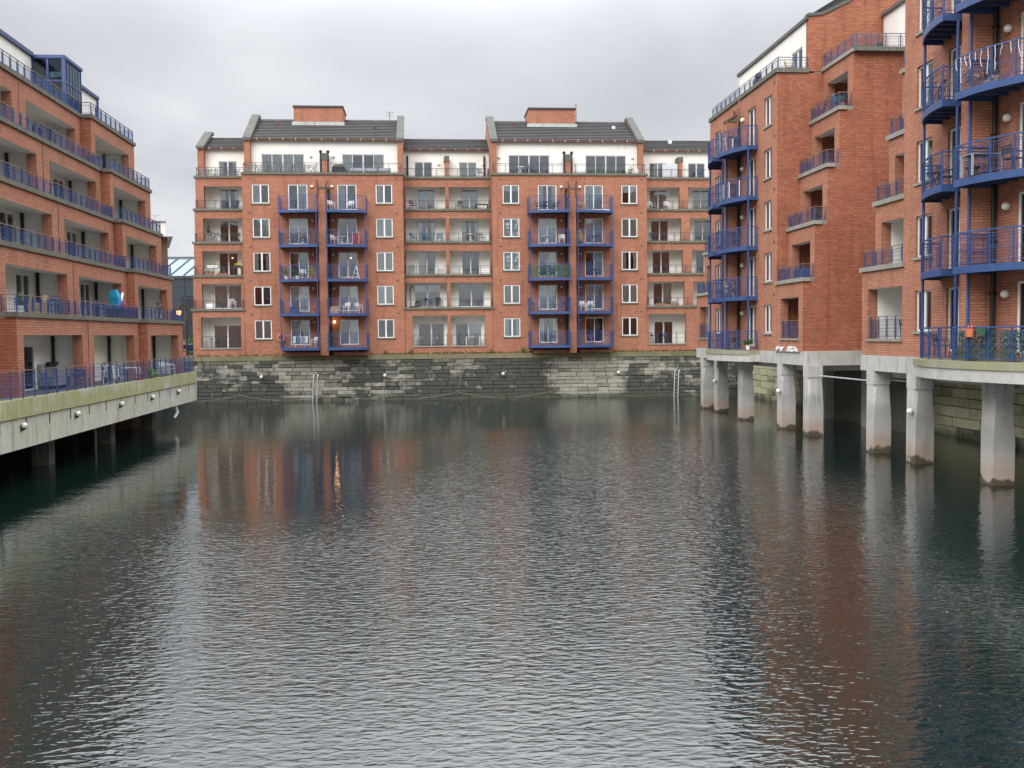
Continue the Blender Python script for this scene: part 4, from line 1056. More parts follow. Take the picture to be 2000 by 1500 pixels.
        w = MB(); prof = [(1.78, 19.705), (1.78, 22.7), (2.5, 22.75), (3.96, 23.45), (5.27, 24.3), (8.6, 26.3), (8.6, 19.705)]
        w.loft([[(-y0 + 0.001, p[0], p[1]) for p in prof], [(-y0 - 0.4, p[0], p[1]) for p in prof]], 'brick_shade'); fpart('gable_wall', w, E_, EB)
        w = MB(); prof = [(1.72, 22.7), (1.72, 22.86), (2.5, 22.92), (3.96, 23.64), (5.27, 24.5), (8.6, 26.5), (8.6, 26.3), (5.27, 24.3), (3.96, 23.45), (2.5, 22.75)]
        w.loft([[(-y0 + 0.08, p[0], p[1]) for p in prof], [(-y0 - 0.48, p[0], p[1]) for p in prof]], 'gable'); fpart('gable_coping', w, E_, EB)
etower('1', 55.7, 69.05, (56.55, 66.5), (59.35, 64.4), (62.4, 63.05, 0.82), ((62.35, 59.0, 1.5, 0.62), (63.1, 66.4, 1.5, 0.8)), True)
etower('2', 22.0, 40.55, (38.2, 28.0), (31.05, 35.55), (33.75, 34.4, 0.92), ((33.72, 30.6, 1.5, 0.35), (34.55, 37.5, 1.5, 0.75)), False)
# terrace above zig A, turning the corner, with its white penthouse
c = MB(); c.box(-51.8, -51.35, 2.6, 7.6, 19.67, 19.88, 'coping'); fpart('coping', c, E_, EB)
railing(E_, [(-51.55, 2.7), (-51.55, 7.4)], 19.88, 0.72, EB, 'rail_red', 'blue_dull')
w = MB(); w.wall(-55.6, -45, 19.6, 22.7, 6.0, [(-53.0, -51.2, 19.9, 21.5)], 'cream', thick=0.3); fpart('penthouse_wall', w, E_, EB)
glazing(E_, -53.0, 6.1, 19.9, 1.8, 1.6, EB, 2, 'c', False, fm='alu')
w = MB(); w.box(-55.6, -45, 5.85, 6.4, 22.7, 22.88, 'gable'); fpart('roof_edge', w, E_, EB)
b = MB(); b.tube((-55.4, 5.8, 19.9), (-55.4, 5.8, 21.0), 0.07, 'black', 8); b.ball((-55.4, 5.7, 21.1), 0.17, 'black'); fpart('vent_pipe', b, E_, EB)

b = MB(); b.box(25.0, 25.2, 51.5, 66, -1, 3.3, 'shade_concrete'); obj('added_shade_wall', b, EB, (0, 0, 0))  # added dark panel standing in for the black shade under the block
# concrete base beams, curved slabs, pillars
b = MB()
for (a, c) in ((-72.5, -51.7), (-44.5, -22.0)):
    b.box(a, c, -0.05, 0.75, 3.6, 4.28, 'beam')
b.box(-51.78, -51.0, 0.0, 7.4, 3.6, 4.32, 'beam'); b.box(-72.6, -51.8, 0.75, 7.4, 3.3, 3.6, 'concrete'); b.box(-44.5, -22, 0.75, 7.4, 3.3, 3.6, 'concrete')
fpart('base_beam', b, E_, EB)
for (yc, y0, y1) in ((62.7, 58.4, 67.1), (34.1, 29.2, 38.2)):
    n = 14; arc = []
    for i in range(n + 1):
        f = -1 + 2 * i / n; y = yc + (y1 - yc) * f if f > 0 else yc + (yc - y0) * f; arc.append((-y, -1.72 + 1.0 * f * f))
    for (o, z0, z1, mt, nm) in ((0.0, 4.03, 4.28, 'band', 'slab_edge'), (0.05, 3.62, 4.028, 'beam', 'curved_slab')):
        pl = [(p[0], p[1] + o) for p in arc]; pl = [(arc[0][0], -0.052)] + pl + [(arc[-1][0], -0.052)]
        area = sum(p[0] * q[1] - q[0] * p[1] for p, q in zip(pl, pl[1:] + pl[:1]))
        if area < 0: pl = pl[::-1]
        s2 = MB(); s2.prism(pl, z0, z1, mt); fpart(nm, s2, E_, EB)
def pillar_mesh():
    b = MB(); s = 0.78
    b.box(-0.012, s - 0.05, -0.012, s - 0.02, 3.0, 3.598, 'pillar')
    # local x = into the block, y = away from the camera; chamfered near corner narrows upward
    def ring(z, ins, ch): x1, y1 = s - ins, s - ins * 0.5; return [(0.0 + ch, 0.0 + ins * 0.3, z), (x1, 0.0 + ins * 0.3, z), (x1, y1, z), (0.0, y1, z), (0.0, 0.0 + ch + ins * 0.3, z)]
    b.loft([ring(-1.5, 0, 0.004), ring(1.5, 0, 0.004), ring(3.0, 0.09, 0.12)], 'pillar')
    return b.mesh('pillar')
pm_ = pillar_mesh()
for y in (70.6, 67.2, 60.9, 54.7, 50.6 + 0.15, 43.1, 39.3, 33.3, 27.5):
    obj('pillar', pm_, EB, ({60.9: 19.15, 33.3: 19.25}.get(y, 19.46), y, 0))
for y in (68, 61, 55, 30.0):
    b = MB(); b.box(0, 0.7, 0, 0.7, -1.5, 3.3, 'concrete'); obj('rear_pillar', b.mesh('rear_pillar'), EB, (24.4, y, 0))
for y in (67.2, 54.7, 39.3):
    b = MB(); b.ball((0, 0, 0), 0.13, 'globe', 10); b.tube((0.02, 0.05, 0), (0.15, 0.05, -0.02), 0.06, 'charcoal', 6); obj('bulkhead_lamp', b.mesh('bulkhead_lamp', True), EB, (19.33, y + 0.2, 2.1))
b = MB(); b.tube((19.9, 44.2, 3.1), (19.9, 50.5, 3.1), 0.03, 'galv', 6); b.tube((20.2, 40.2, 3.2), (20.2, 43, 3.2), 0.03, 'galv', 6); obj('service_pipe', b, EB, (0, 0, 0))

# ================================================================== BACKGROUND BEYOND THE DOCK
BB = thing('office_building', 'brown brick building with pale flat overhanging roof behind the left apartment block', 'building', (-27, 104, 3.6))
FB = Frame(0, 100, 0)
b = MB(); b.wall(-34, -24.25, 3.6, 14.9, 0, [(-25.35, -24.95, 10.9, 12.9)], 'brick_brown', reveal=0.15, ends=False)
b.face([(-24.25, 0, 3.6), (-27.6, 12, 3.6), (-27.6, 12, 14.9), (-24.25, 0, 14.9)], 'brick_brown'); fpart('wall', b, FB, BB)
glazing(FB, -25.35, 0.08, 10.9, 0.4, 2.0, BB, 1, 'd')
b = MB(); b.prism([(-34, -0.9), (-23.5, -0.9), (-27, 12), (-34, 12)], 14.9, 15.12, 'silver'); fpart('roof_overhang', b, FB, BB)
b = MB(); b.prism([(-34, -0.1), (-24.4, -0.1), (-27.8, 12), (-34, 12)], 15.12, 16.3, 'cream'); b.prism([(-34, -0.2), (-24.3, -0.2), (-27.7, 12.1), (-34, 12.1)], 16.3, 16.42, 'paving'); fpart('parapet', b, FB, BB)
b = MB()
for x in range(8): b.tube((-31.4 + x, 0.2, 16.4), (-31.4 + x, 0.2, 16.95), 0.03, 'galv', 4)
b.tube((-31.4, 0.2, 16.95), (-24.4, 0.2, 16.95), 0.03, 'galv', 4); fpart('roof_railing', b, FB, BB)
b = MB(); b.box(-31.2, -26.3, -3, 0.0, 3.7, 18.4, 'glass_blue'); b.box(-26.3, -26.1, -3.05, 0.0, 3.7, 18.5, 'silver'); fpart('glazed_stair', b, FB, BB)

GB = thing('office_building', 'dark glass office building with a sloping glazed roof seen through the gap', 'building', (-29, 131, 3.6))
FG = Frame(0, 128, 0)
b = MB(); b.box(-42, -20.5, 0.05, 10, 3.6, 12.6, 'dark_glass'); fpart('wall', b, FG, GB)
b = MB()
for i in range(14):
    x = -42 + i * 1.6
    b.box(x - 0.06, x + 0.06, -0.06, 0.04, 3.6, 12.7, 'charcoal')
for z in (5.4, 6.6, 7.8, 9.0, 10.2, 11.6, 12.65): b.box(-42, -20.5, -0.04, 0.045, z - 0.05, z + 0.05, 'charcoal')
b.box(-42, -20.5, -0.2, 0.3, 12.6, 12.9, 'charcoal'); fpart('mullions', b, FG, GB, 'stuff')
for x, z, w_, h_ in ((-29.6, 7.9, 2.6, 2.6), (-29.6, 5.5, 2.6, 2.2), (-25.3, 6.0, 0.7, 4.4)):
    b = MB(); b.box(x, x + w_, 0.0, 0.045, z, z + h_, 'glass_blue'); b.box(x, x + w_, 0.046, 0.049, z, z + h_, 'blind'); fpart('pane', b, FG, GB)
b = MB(); b.face([(-42, -0.2, 12.92), (-20.5, -0.2, 12.92), (-20.5, 7, 15.6), (-42, 7, 15.6)], 'glass_blue'); b.face([(-42, 0, 12.9), (-20.5, 0, 12.9), (-20.5, 7, 15.5), (-42, 7, 15.5)], 'blind'); fpart('roof', b, FG, GB)
b = MB()
for i in range(15): b.tube((-42 + i * 1.6, -0.2, 12.98), (-41 + i * 1.6, 7, 15.68), 0.05, 'charcoal', 4)
b.tube((-42, 7, 15.7), (-20.5, 7, 15.7), 0.08, 'charcoal', 4); fpart('roof_bars', b, FG, GB, 'stuff')

b = MB(); b.leaves((-25, 112, 4.3), (6, 1.2, 0.9), 1400, 0.28, 'leaf_bright', 3); tag(obj('hedge', b), 'low green hedge behind the parked car at the far left corner', 'hedge')
b = MB(); b.box(-26.2, -20.4, 89.6, 89.9, 3.6, 4.25, 'brick'); b.box(-26.3, -20.3, 89.5, 90.0, 4.25, 4.4, 'coping'); tag(obj('low_wall', b), 'low brick wall with dark coping in front of the parked car', 'wall')

# parked car
def car(loc, rz):
    c = thing('parked_car', 'dark blue car with pale roof parked between the brick blocks', 'car', loc, rz=rz)
    prof = [(-2.1, 0.35), (-2.15, 0.75), (-1.95, 0.98), (-1.55, 1.02), (1.0, 0.98), (2.0, 0.82), (2.15, 0.6), (2.12, 0.35)]
    b = MB()
    for sx_ in (0,):
        b.loft([[(p[0], -0.86, p[1]) for p in prof], [(p[0], -0.9, p[1] * 0.98) for p in prof], [(p[0], 0.9, p[1] * 0.98) for p in prof], [(p[0], 0.86, p[1]) for p in prof]], 'car_blue')
    obj('body', b).parent = c
    g = [(-1.95, 0.985), (-1.5, 1.44), (0.05, 1.47), (0.95, 0.985)]
    b = MB(); b.loft([[(p[0], -0.80 + 0.12 * (p[1] > 1.2), p[1]) for p in g], [(p[0], 0.80 - 0.12 * (p[1] > 1.2), p[1]) for p in g]], 'car_glass'); o = obj('windows', b); o.parent = c
    b = MB(); b.box(-1.45, 0.05, -0.70, 0.70, 1.45, 1.52, 'silver'); o = obj('roof', b); o.parent = c
    for x in (-1.35, 1.35):
        for y in (-0.86, 0.86):
            b = MB(); b.tube((0, -0.1, 0), (0, 0.1, 0), 0.27, 'black', 14); w_ = obj('wheel', b); w_.parent = c; w_.location = (x, y, 0.32)
            b = MB(); b.tube((0, -0.11, 0), (0, 0.11, 0), 0.16, 'silver', 10); _sub('rim', b, w_)
    return c
car((-23.9, 103.5, 3.7), R(8))
# street lamp with warm globe near the corner of the left block
sl = thing('street_lamp', 'black lamp post with a glowing orange lantern beside the left block', 'lamp', (-19.95, 88.0, 3.65))
b = MB(); b.tube((-19.95, 88, 3.65), (-19.95, 88, 7.6), 0.06, 'black', 8); b.path([(-19.95, 88, 7.6), (-20.0, 87.8, 8.0), (-20.2, 87.6, 8.15), (-20.42, 87.5, 7.9)], 0.045, 'black'); obj('post', b, sl, (0, 0, 0))
b = MB(); b.ball((-20.42, 87.5, 7.45), 0.22, 'lit_orange', 10); b.tube((-20.42, 87.5, 7.6), (-20.42, 87.5, 7.95), 0.14, 'black', 8); obj('lantern', b, sl, (0, 0, 0))
light_point((-20.42, 87.1, 7.3), 60, (1, 0.5, 0.2), 0.3)

# ================================================================== DETAILS ON THE QUAY
def ladder(x, label):
    o = thing('ladder', label, 'ladder', (x, 85.4, 0), 'galvanised ladders on the far quay wall')
    for dx in (0.0, 0.34):
        b = MB(); b.path([(x + dx + 0.16, 85.62, 2.15), (x + dx + 0.14, 85.45, 2.2), (x + dx + 0.10, 85.4, 2.0), (x + dx - 0.02, 85.35, -0.6)], 0.035, 'galv'); obj('rail', b, o, (0, 0, 0))
    for i in range(8):
        b = MB(); b.tube((x + 0.02, 85.37, -0.3 + i * 0.3), (x + 0.36, 85.37, -0.3 + i * 0.3), 0.012, 'galv', 4); obj('rung', b, o, (0, 0, 0))
ladder(-9.35, 'slanting galvanised ladder in front of the palest stones of the far quay wall')
ladder(20.95, 'upright galvanised ladder beside the first concrete pillar')
for i, (x, lab) in enumerate(((-13.46, 'round cream lamp on blackened stones below the left gabled tower'), (-3.4, 'round cream lamp on the quay wall below the seam beside the left tower'),
                              (6.44, 'round cream lamp on the quay wall under the left edge of the right tower'), (16.2, 'round cream lamp on the pale stones below the right tower windows'))):
    o = thing('quay_lamp', lab, 'lamp', (x, 85.5, 2.1), 'round lamps along the far quay wall')
    b = MB(); b.ball((0, -0.12, 0), 0.14, 'globe', 10); obj('globe', b, None).parent = o
    b = MB(); b.tube((0, 0.2, -0.1), (0, -0.1, -0.08), 0.06, 'charcoal', 6); obj('bracket', b, None).parent = o
g = random.Random(21)
for x, dz, lab in ((-15.3, 1.0, 'thin pale rope hanging in a shallow curve on the blackened left quay stones'), (-7.3, 0.9, 'pale rope sagging from a ring right of the slanting ladder'),
               (2.6, 1.1, 'pale rope sagging on the quay wall below the middle loggias'), (10.7, 1.2, 'pale rope sagging on the quay wall below the right blue balconies')):
    b = MB(); z0_ = 0.35
    pts = [(x - 3.2, 85.5, 0.15), (x - 1.6, 85.5, 0.3), (x, 85.5, 0.62), (x + 1.6, 85.5, 0.28), (x + 3.2, 85.5, 0.12)]
    b.path(pts, 0.014, 'rope', 5); b.path([(x, 85.5, 0.62), (x + 0.25, 85.5, 1.5), (x + 0.3, 85.55, 2.0)], 0.014, 'rope', 5)
    tag(obj('rope', b), lab, 'rope', 'ropes on the far quay wall')
# life ring
lr = thing('life_ring', 'faded orange life ring hung beside the lowest blue balcony of the left tower', 'life ring', (-11.85, 85.9, 5.3))
b = MB(); b.torus((0, -0.12, 0), 0.27, 0.075, 'ring', 'y'); obj('ring', b, None).parent = lr
b = MB(); b.box(-0.06, 0.06, -0.1, 0.1, 0.25, 0.42, 'charcoal'); obj('hook', b, None).parent = lr
# moss and weeds along the quay top
b = MB(); g = random.Random(2)
for i in range(1100):
    x = g.uniform(-19, 26.4)
    if g.random() < 0.45 and x < -3: continue
    z = 3.82 + abs(g.gauss(0, 0.035)); y = g.uniform(85.62, 86.0); r_ = g.uniform(0.03, 0.09)
    b.face([(x - r_, y, z), (x + r_, y + g.uniform(-.03, .03), z + g.uniform(-.02, .04)), (x, y, z + r_ * 1.6)], 'moss')
tag(obj('moss', b), 'strip of green moss along the top of the far quay wall', 'moss', kind='stuff')
for i, (x, h_, m_, lab) in enumerate(((-3.3, 0.35, 'leaf', 'small green weed on the quay top right of the left tower balconies'), (-1.2, 0.5, 'dry', 'tall dry brown weed on the quay top at the seam beside the left tower'),
                       (-5.0, 0.25, 'leaf', 'low green weed on the quay top under the left tower windows'), (8.2, 0.55, 'leaf', 'bushy weed on the quay top below the right tower lowest balcony'),
                       (5.5, 0.4, 'dry', 'thin dry weed on the quay top below the middle loggias'), (1.0, 0.22, 'leaf_bright', 'tiny bright weed on the quay top between the two ground loggias'))):
    b = MB(); gg = random.Random(i)
    for _ in range(14):
        a_ = gg.uniform(0, 6.28); t_ = gg.uniform(0.1, 0.5) * h_; b.tube((0, 0, 0), (math.cos(a_) * t_, math.sin(a_) * t_ * 0.4, h_ * gg.uniform(0.5, 1)), 0.012, m_, 3, 0.004)
    b.leaves((0, 0, h_ * 0.55), (h_ * 0.5, 0.12, h_ * 0.5), 40, 0.06, m_, i)
    tag(obj('weed', b, None, (x, 85.8, 3.82)), lab, 'weed', 'weeds on the quay wall top')

# ================================================================== THINGS ON THE BALCONIES
def chair(mat, label, loc, rz=0.0, group='chairs on the balconies'):
    c = thing('chair', label, 'chair', loc, group, rz)
    b = MB(); b.box(-0.23, 0.23, -0.22, 0.22, 0.42, 0.45, mat); obj('seat', b).parent = c
    b = MB(); b.tube((-0.22, 0.2, 0.45), (-0.22, 0.27, 0.86), 0.018, mat, 5); b.tube((0.22, 0.2, 0.45), (0.22, 0.27, 0.86), 0.018, mat, 5)
    for z in (0.58, 0.68, 0.78): b.box(-0.22, 0.22, 0.22 + (z - 0.45) * 0.15, 0.24 + (z - 0.45) * 0.15, z, z + 0.07, mat)
    for x in (-0.24, 0.24): b.tube((x, -0.18, 0.64), (x, 0.22, 0.66), 0.018, mat, 5); b.tube((x, -0.18, 0.43), (x, -0.18, 0.64), 0.015, mat, 5)
    obj('backrest', b).parent = c
    b = MB(); b.tube((0, 0, 0), (0, 0, 0.43), 0.018, mat, 5); me = b.mesh('leg')
    for x in (-0.2, 0.2):
        for y in (-0.2, 0.2): l_ = obj('leg', me); l_.parent = c; l_.location = (x, y, 0)
    return c
def table(mat, label, loc, rz=0.0, r=0.33, round_=True):
    c = thing('table', label, 'table', loc, 'small tables on the balconies', rz)
    b = MB()
    if round_: b.loft([[(r * math.cos(i * math.pi / 8), r * math.sin(i * math.pi / 8), z) for i in range(16)] for z in (0.70, 0.73)], mat)
    else: b.box(-r * 1.5, r * 1.5, -r, r, 0.70, 0.73, mat)
    obj('tabletop', b).parent = c
    if round_:
        for i in range(4):
            a_ = i * math.pi / 2 + 0.6; b = MB(); b.tube((math.cos(a_) * 0.26, math.sin(a_) * 0.26, 0), (-math.cos(a_) * 0.2, -math.sin(a_) * 0.2, 0.7), 0.014, mat, 5); obj('leg', b).parent = c
    else:
        for x in (-r * 1.4, r * 1.4):
            for y in (-r * 0.9, r * 0.9): b = MB(); b.box(x - 0.03, x + 0.03, y - 0.03, y + 0.03, 0, 0.7, mat); obj('leg', b).parent = c
def pot_plant(label, loc, h=0.6, w=0.3, pot='terracotta', leaf='leaf', n=110, seed=0, name='potted_plant'):
    c = thing(name, label, 'plant', loc, 'plants on the balconies')
    b = MB(); b.loft([[(q * math.cos(i * math.pi / 5), q * math.sin(i * math.pi / 5), z) for i in range(10)] for z, q in ((0, 0.1), (0.24, 0.14), (0.25, 0.15), (0.27, 0.15))], pot); obj('pot', b).parent = c
    b = MB(); b.leaves((0, 0, 0.27 + h * 0.45), (w, w, h * 0.55), n, 0.07, leaf, seed); b.tube((0, 0, 0.2), (0, 0, 0.3 + h * 0.4), 0.015, 'dry', 4); obj('foliage', b).parent = c
def planter(label, loc, w=0.8, pot='terracotta', leaf='leaf', seed=0, rz=0.0, hang=False):
    c = thing('planter_box', label, 'planter', loc, 'planter boxes on the balconies', rz)
    b = MB(); b.loft([[(x * w / 2 * k_, y * 0.11 * k_, z) for x, y in ((-1, -1), (1, -1), (1, 1), (-1, 1))] for z, k_ in ((0, 0.9), (0.2, 1.0))], pot); obj('box', b).parent = c
    b = MB(); b.leaves((0, 0, 0.28), (w / 2, 0.14, 0.16), 90, 0.06, leaf, seed); obj('foliage', b).parent = c
def bicycle(label, loc, mat='charcoal', rz=0.0):
    c = thing('bicycle', label, 'bicycle', loc, 'bicycles on the balconies', rz)
    for x in (-0.52, 0.52):
        b = MB(); b.torus((0, 0, 0), 0.33, 0.018, 'black', 'y', 18, 5)
        for i in range(6): a_ = i * math.pi / 6; b.tube((0.32 * math.cos(a_), 0, 0.32 * math.sin(a_)), (-0.32 * math.cos(a_), 0, -0.32 * math.sin(a_)), 0.004, 'silver', 3)
        w_ = obj('wheel', b); w_.parent = c; w_.location = (x, 0, 0.34)
    b = MB(); A, B_, C_, D_ = (-0.52, 0, 0.34), (-0.12, 0, 0.32), (-0.25, 0, 0.82), (0.36, 0, 0.84)
    for p, q in ((A, B_), (A, C_), (B_, C_), (C_, D_), (B_, D_), (D_, (0.52, 0, 0.34))): b.tube(p, q, 0.018, mat, 6)
    obj('frame', b).parent = c
    b = MB(); b.box(-0.4, -0.14, -0.06, 0.06, 0.9, 0.95, 'black'); b.tube(C_, (-0.27, 0, 0.92), 0.015, 'silver', 5); obj('saddle', b).parent = c
    b = MB(); b.tube((0.36, 0, 0.84), (0.34, 0, 1.0), 0.015, 'silver', 5); b.tube((0.36, -0.25, 1.0), (0.36, 0.25, 1.0), 0.015, 'black', 5); obj('handlebar', b).parent = c
def ivy_screen(label, loc, w, h, leafm, rz=0.0, dens=230, bg='charcoal', seed=0):
    c = thing('ivy_screen', label, 'screen', loc, 'leafy screens on the railings', rz)
    b = MB()
    for i in range(int(w / 0.25) + 1): b.box(i * 0.25 - 0.008, i * 0.25 + 0.008, -0.008, 0.008, 0, h, bg)
    for i in range(int(h / 0.2) + 1): b.box(0, w, -0.006, 0.006, i * 0.2, i * 0.2 + 0.012, bg)
    obj('lattice', b).parent = c
    b = MB(); gg = random.Random(seed)
    for _ in range(int(dens * w)):
        x, z = gg.uniform(0, w), gg.uniform(0, h); y = gg.uniform(-0.05, 0.05); r_ = gg.uniform(0.03, 0.065); a_ = gg.uniform(0, 6.28)
        dx, dz = math.cos(a_) * r_, math.sin(a_) * r_
        b.face([(x - dx, y, z - dz), (x + dz * 0.5, y - 0.02, z - dx * 0.5), (x + dx, y + gg.uniform(-.03, .03), z + dz), (x - dz * 0.5, y, z + dx * 0.5)], leafm)
    obj('leaves', b, kind='stuff').parent = c
def airer(label, loc, rz=0.0, cloths=('white', 'blue_cloth', 'grey_cloth', 'white')):
    c = thing('clothes_airer', label, 'clothes rack', loc, None, rz)
    b = MB()
    for y in (-0.25, 0.25): b.tube((-0.45, y, 0), (0.0, y, 0.9), 0.012, 'white', 5); b.tube((0.45, y, 0), (0.0, y, 0.9), 0.012, 'white', 5); b.tube((-0.7, y, 0.92), (0.7, y, 0.92), 0.012, 'white', 5)
    obj('frame', b).parent = c
    for i, m_ in enumerate(cloths):
        b = MB(); x = -0.6 + i * 0.32; b.loft([[(x, -0.26, 0.93), (x + 0.24, -0.26, 0.93), (x + 0.24, -0.27, 0.93), (x, -0.27, 0.93)], [(x, -0.28, 0.35), (x + 0.26, -0.3, 0.38), (x + 0.26, -0.31, 0.38), (x, -0.29, 0.35)]], m_); o = obj('cloth', b); o.parent = c

def nz(k): return 15.585 - PITCH * k                     # blue balcony floor levels of the far block, k = 0 at the top
fy = 85.0
# left tower, balconies left of the fin
ivy_screen('dark leafy screen and lattice on the second balcony down, left column of the left tower', (-11.6, 84.50, nz(1) + 0.1), 3.0, 0.85, 'charcoal', -0.19, 130, 'charcoal', 1)
table('white', 'white round table behind the dark leafy screen on the left tower', (-9.9, 85.3, nz(1)))
pot_plant('tall leafy plant in a crowded row on the third balcony down of the left tower', (-11.2, 84.8, nz(2)), 0.8, 0.3, 'white', 'leaf', 130, 1)
pot_plant('bushy plant beside the rail at the right end of the crowded third balcony', (-9.2, 84.5, nz(2)), 0.75, 0.4, 'terracotta', 'leaf_bright', 150, 2)
pot_plant('small pale potted plant in the middle of the crowded third balcony', (-10.3, 84.6, nz(2)), 0.5, 0.25, 'white', 'leaf', 90, 3)
table('charcoal', 'dark round table among the plants on the crowded third balcony', (-10.6, 85.2, nz(2)))
chair('white', 'white chair half hidden by plants on the crowded third balcony', (-9.8, 85.2, nz(2)), 0.4)
b = MB(); b.box(-0.32, 0.32, -0.2, 0.2, 0, 0.5, 'blue'); b.box(-0.34, 0.34, -0.22, 0.22, 0.5, 0.55, 'blue_dull'); tag(obj('storage_box', b, None, (-10.7, 85.5, nz(3))), 'blue storage box by the glass doors of the fourth balcony down, left tower', 'box')
pot_plant('small red flowered pot on the floor of the fourth balcony down, left tower', (-9.0, 84.6, nz(3)), 0.12, 0.12, 'terracotta', 'red_cloth', 30, 4)
airer('white clothes airer hung with pale and blue washing on the lowest left tower balcony', (-10.2, 84.9, nz(4)), 0.1)
chair('white', 'white chair at the right end of the lowest balcony with the washing', (-9.0, 84.9, nz(4)), -0.5)
# right of the fin
chair('white', 'white slatted chair near the brick fin on the top right balcony of the left tower', (-7.5, 84.9, nz(0)), 0.6)
chair('white', 'white slatted chair by the glass doors on the top right balcony of the left tower', (-6.0, 85.1, nz(0)), -0.4)
table('white', 'white folding table on the second balcony down right of the fin, left tower', (-6.7, 85.1, nz(1)), 0, 0.3)
chair('white', 'white chair on the second balcony down right of the fin, left tower', (-7.3, 85.0, nz(1)), 0.9)
b = MB(); b.box(-0.25, 0.25, -0.02, 0.02, 0, 1.0, 'red_cloth'); b.box(-0.27, -0.25, -0.04, 0.04, 0, 1.1, 'white'); b.box(0.25, 0.27, -0.04, 0.04, 0, 1.1, 'white'); tag(obj('folding_screen', b, None, (-5.6, 85.3, nz(1))), 'dark red panel leaning by the doors on the second balcony down, left tower', 'panel')
chair('charcoal', 'dark chair near the fin on the third balcony down, left tower', (-7.5, 85.0, nz(2)), 0.8)
b = MB()
for s_ in (-1, 1): b.tube((s_ * 0.3, -0.1, 0), (0.0, 0, 1.05), 0.02, 'white', 5); b.tube((s_ * 0.3, 0.25, 0), (0.0, 0, 1.05), 0.02, 'white', 5)
b.tube((-0.17, -0.05, 0.45), (0.17, -0.05, 0.45), 0.015, 'white', 5); tag(obj('step_ladder', b, None, (-5.6, 85.0, nz(2))), 'white folding steps standing on the third balcony down, left tower', 'steps')
b = MB(); b.box(-0.36, 0.36, -0.25, 0.25, 0, 0.45, 'pale_wood'); b.box(-0.3, 0.28, -0.2, 0.22, 0.451, 0.56, 'pale_wood'); tag(obj('cardboard_box', b, None, (-7.35, 84.8, nz(3))), 'brown cardboard box in the corner of the fourth balcony down, left tower', 'box')
chair('white', 'white chair left of two on the fourth balcony down right of the fin, left tower', (-6.4, 84.9, nz(3)), -0.3)
chair('white', 'white chair right of two on the fourth balcony down right of the fin, left tower', (-5.4, 85.0, nz(3)), 0.9)
chair('charcoal', 'dark chair under the glowing wall lamp on the lowest left tower balcony', (-7.3, 85.0, nz(4)), 0.6)
# right tower
table('charcoal', 'black round table on the top left balcony of the right tower', (10.2, 84.9, nz(0)))
chair('charcoal', 'black chair left of the table on the top left balcony of the right tower', (9.5, 85.0, nz(0)), 1.4)
chair('charcoal', 'black chair right of the table on the top left balcony of the right tower', (10.9, 85.0, nz(0)), -1.4)
table('white', 'white round table on the second balcony down, left column of the right tower', (10.1, 84.9, nz(1)))
chair('white', 'white chair beside the fin on the second balcony down of the right tower', (11.4, 84.9, nz(1)), -0.1)
ivy_screen('bright green leafy screen covering the third balcony rail of the right tower', (8.75, 84.46, nz(2) + 0.08), 3.1, 0.95, 'hedge', -0.19, 330, 'leaf', 5)
pot_plant('leafy plant standing behind the green screen on the right tower', (11.3, 84.6, nz(2)), 0.7, 0.35, 'terracotta', 'leaf', 120, 7)
chair('blue_dull', 'blue grey chair at the left end of the fourth balcony down, right tower', (9.2, 85.0, nz(3)), 1.2)
chair('blue_dull', 'blue grey chair at the fin end of the fourth balcony down, right tower', (11.3, 85.0, nz(3)), -1.2)
bicycle('dark bicycle parked behind the rail of the lowest right tower balcony', (10.2, 84.6, nz(4)), 'charcoal')
table('charcoal', 'dark table at the fin end of the lowest right tower balcony with the bicycle', (11.3, 85.0, nz(4)))
chair('pale_wood', 'pale wooden folding chair on the top right balcony of the right tower', (13.1, 85.0, nz(0)), 1.0)
b = MB(); b.box(-0.3, 0.3, -0.2, 0.2, 0, 0.12, 'white'); tag(obj('storage_box', b, None, (15.1, 84.8, nz(0))), 'flat white box at the outer end of the top right tower balcony', 'box')
pot_plant('yellow flowered plant beside the fin on the second balcony down, right tower', (12.9, 84.7, nz(1)), 0.9, 0.2, 'charcoal', 'leaf_yellow', 90, 8)
table('charcoal', 'small dark table on the second balcony down right of the fin, right tower', (14.2, 85.1, nz(1)))
chair('charcoal', 'dark chair by the curtained doors on the third balcony down, right tower', (14.3, 85.1, nz(2)), 0.5)
chair('white', 'stout white plastic chair left of two on the fourth balcony down, right tower', (13.1, 84.8, nz(3)), 0.2)
chair('white', 'stout white plastic chair right of two on the fourth balcony down, right tower', (13.7, 84.8, nz(3)), -0.3)
chair('purple', 'purple chair behind the rail of the lowest right hand balcony, right tower', (13.8, 85.0, nz(4)), 0.1)
b = MB(); b.torus((0, 0, 0.35), 0.28, 0.03, 'pale_wood', 'y', 16, 5); b.ball((0, 0, 0.35), 0.12, 'pale_wood'); b.tube((0, 0, 0), (0, 0, 0.3), 0.03, 'pale_wood', 6); tag(obj('fan', b, None, (15.0, 84.9, nz(4))), 'round pale fan on the lowest right hand balcony of the right tower', 'fan')
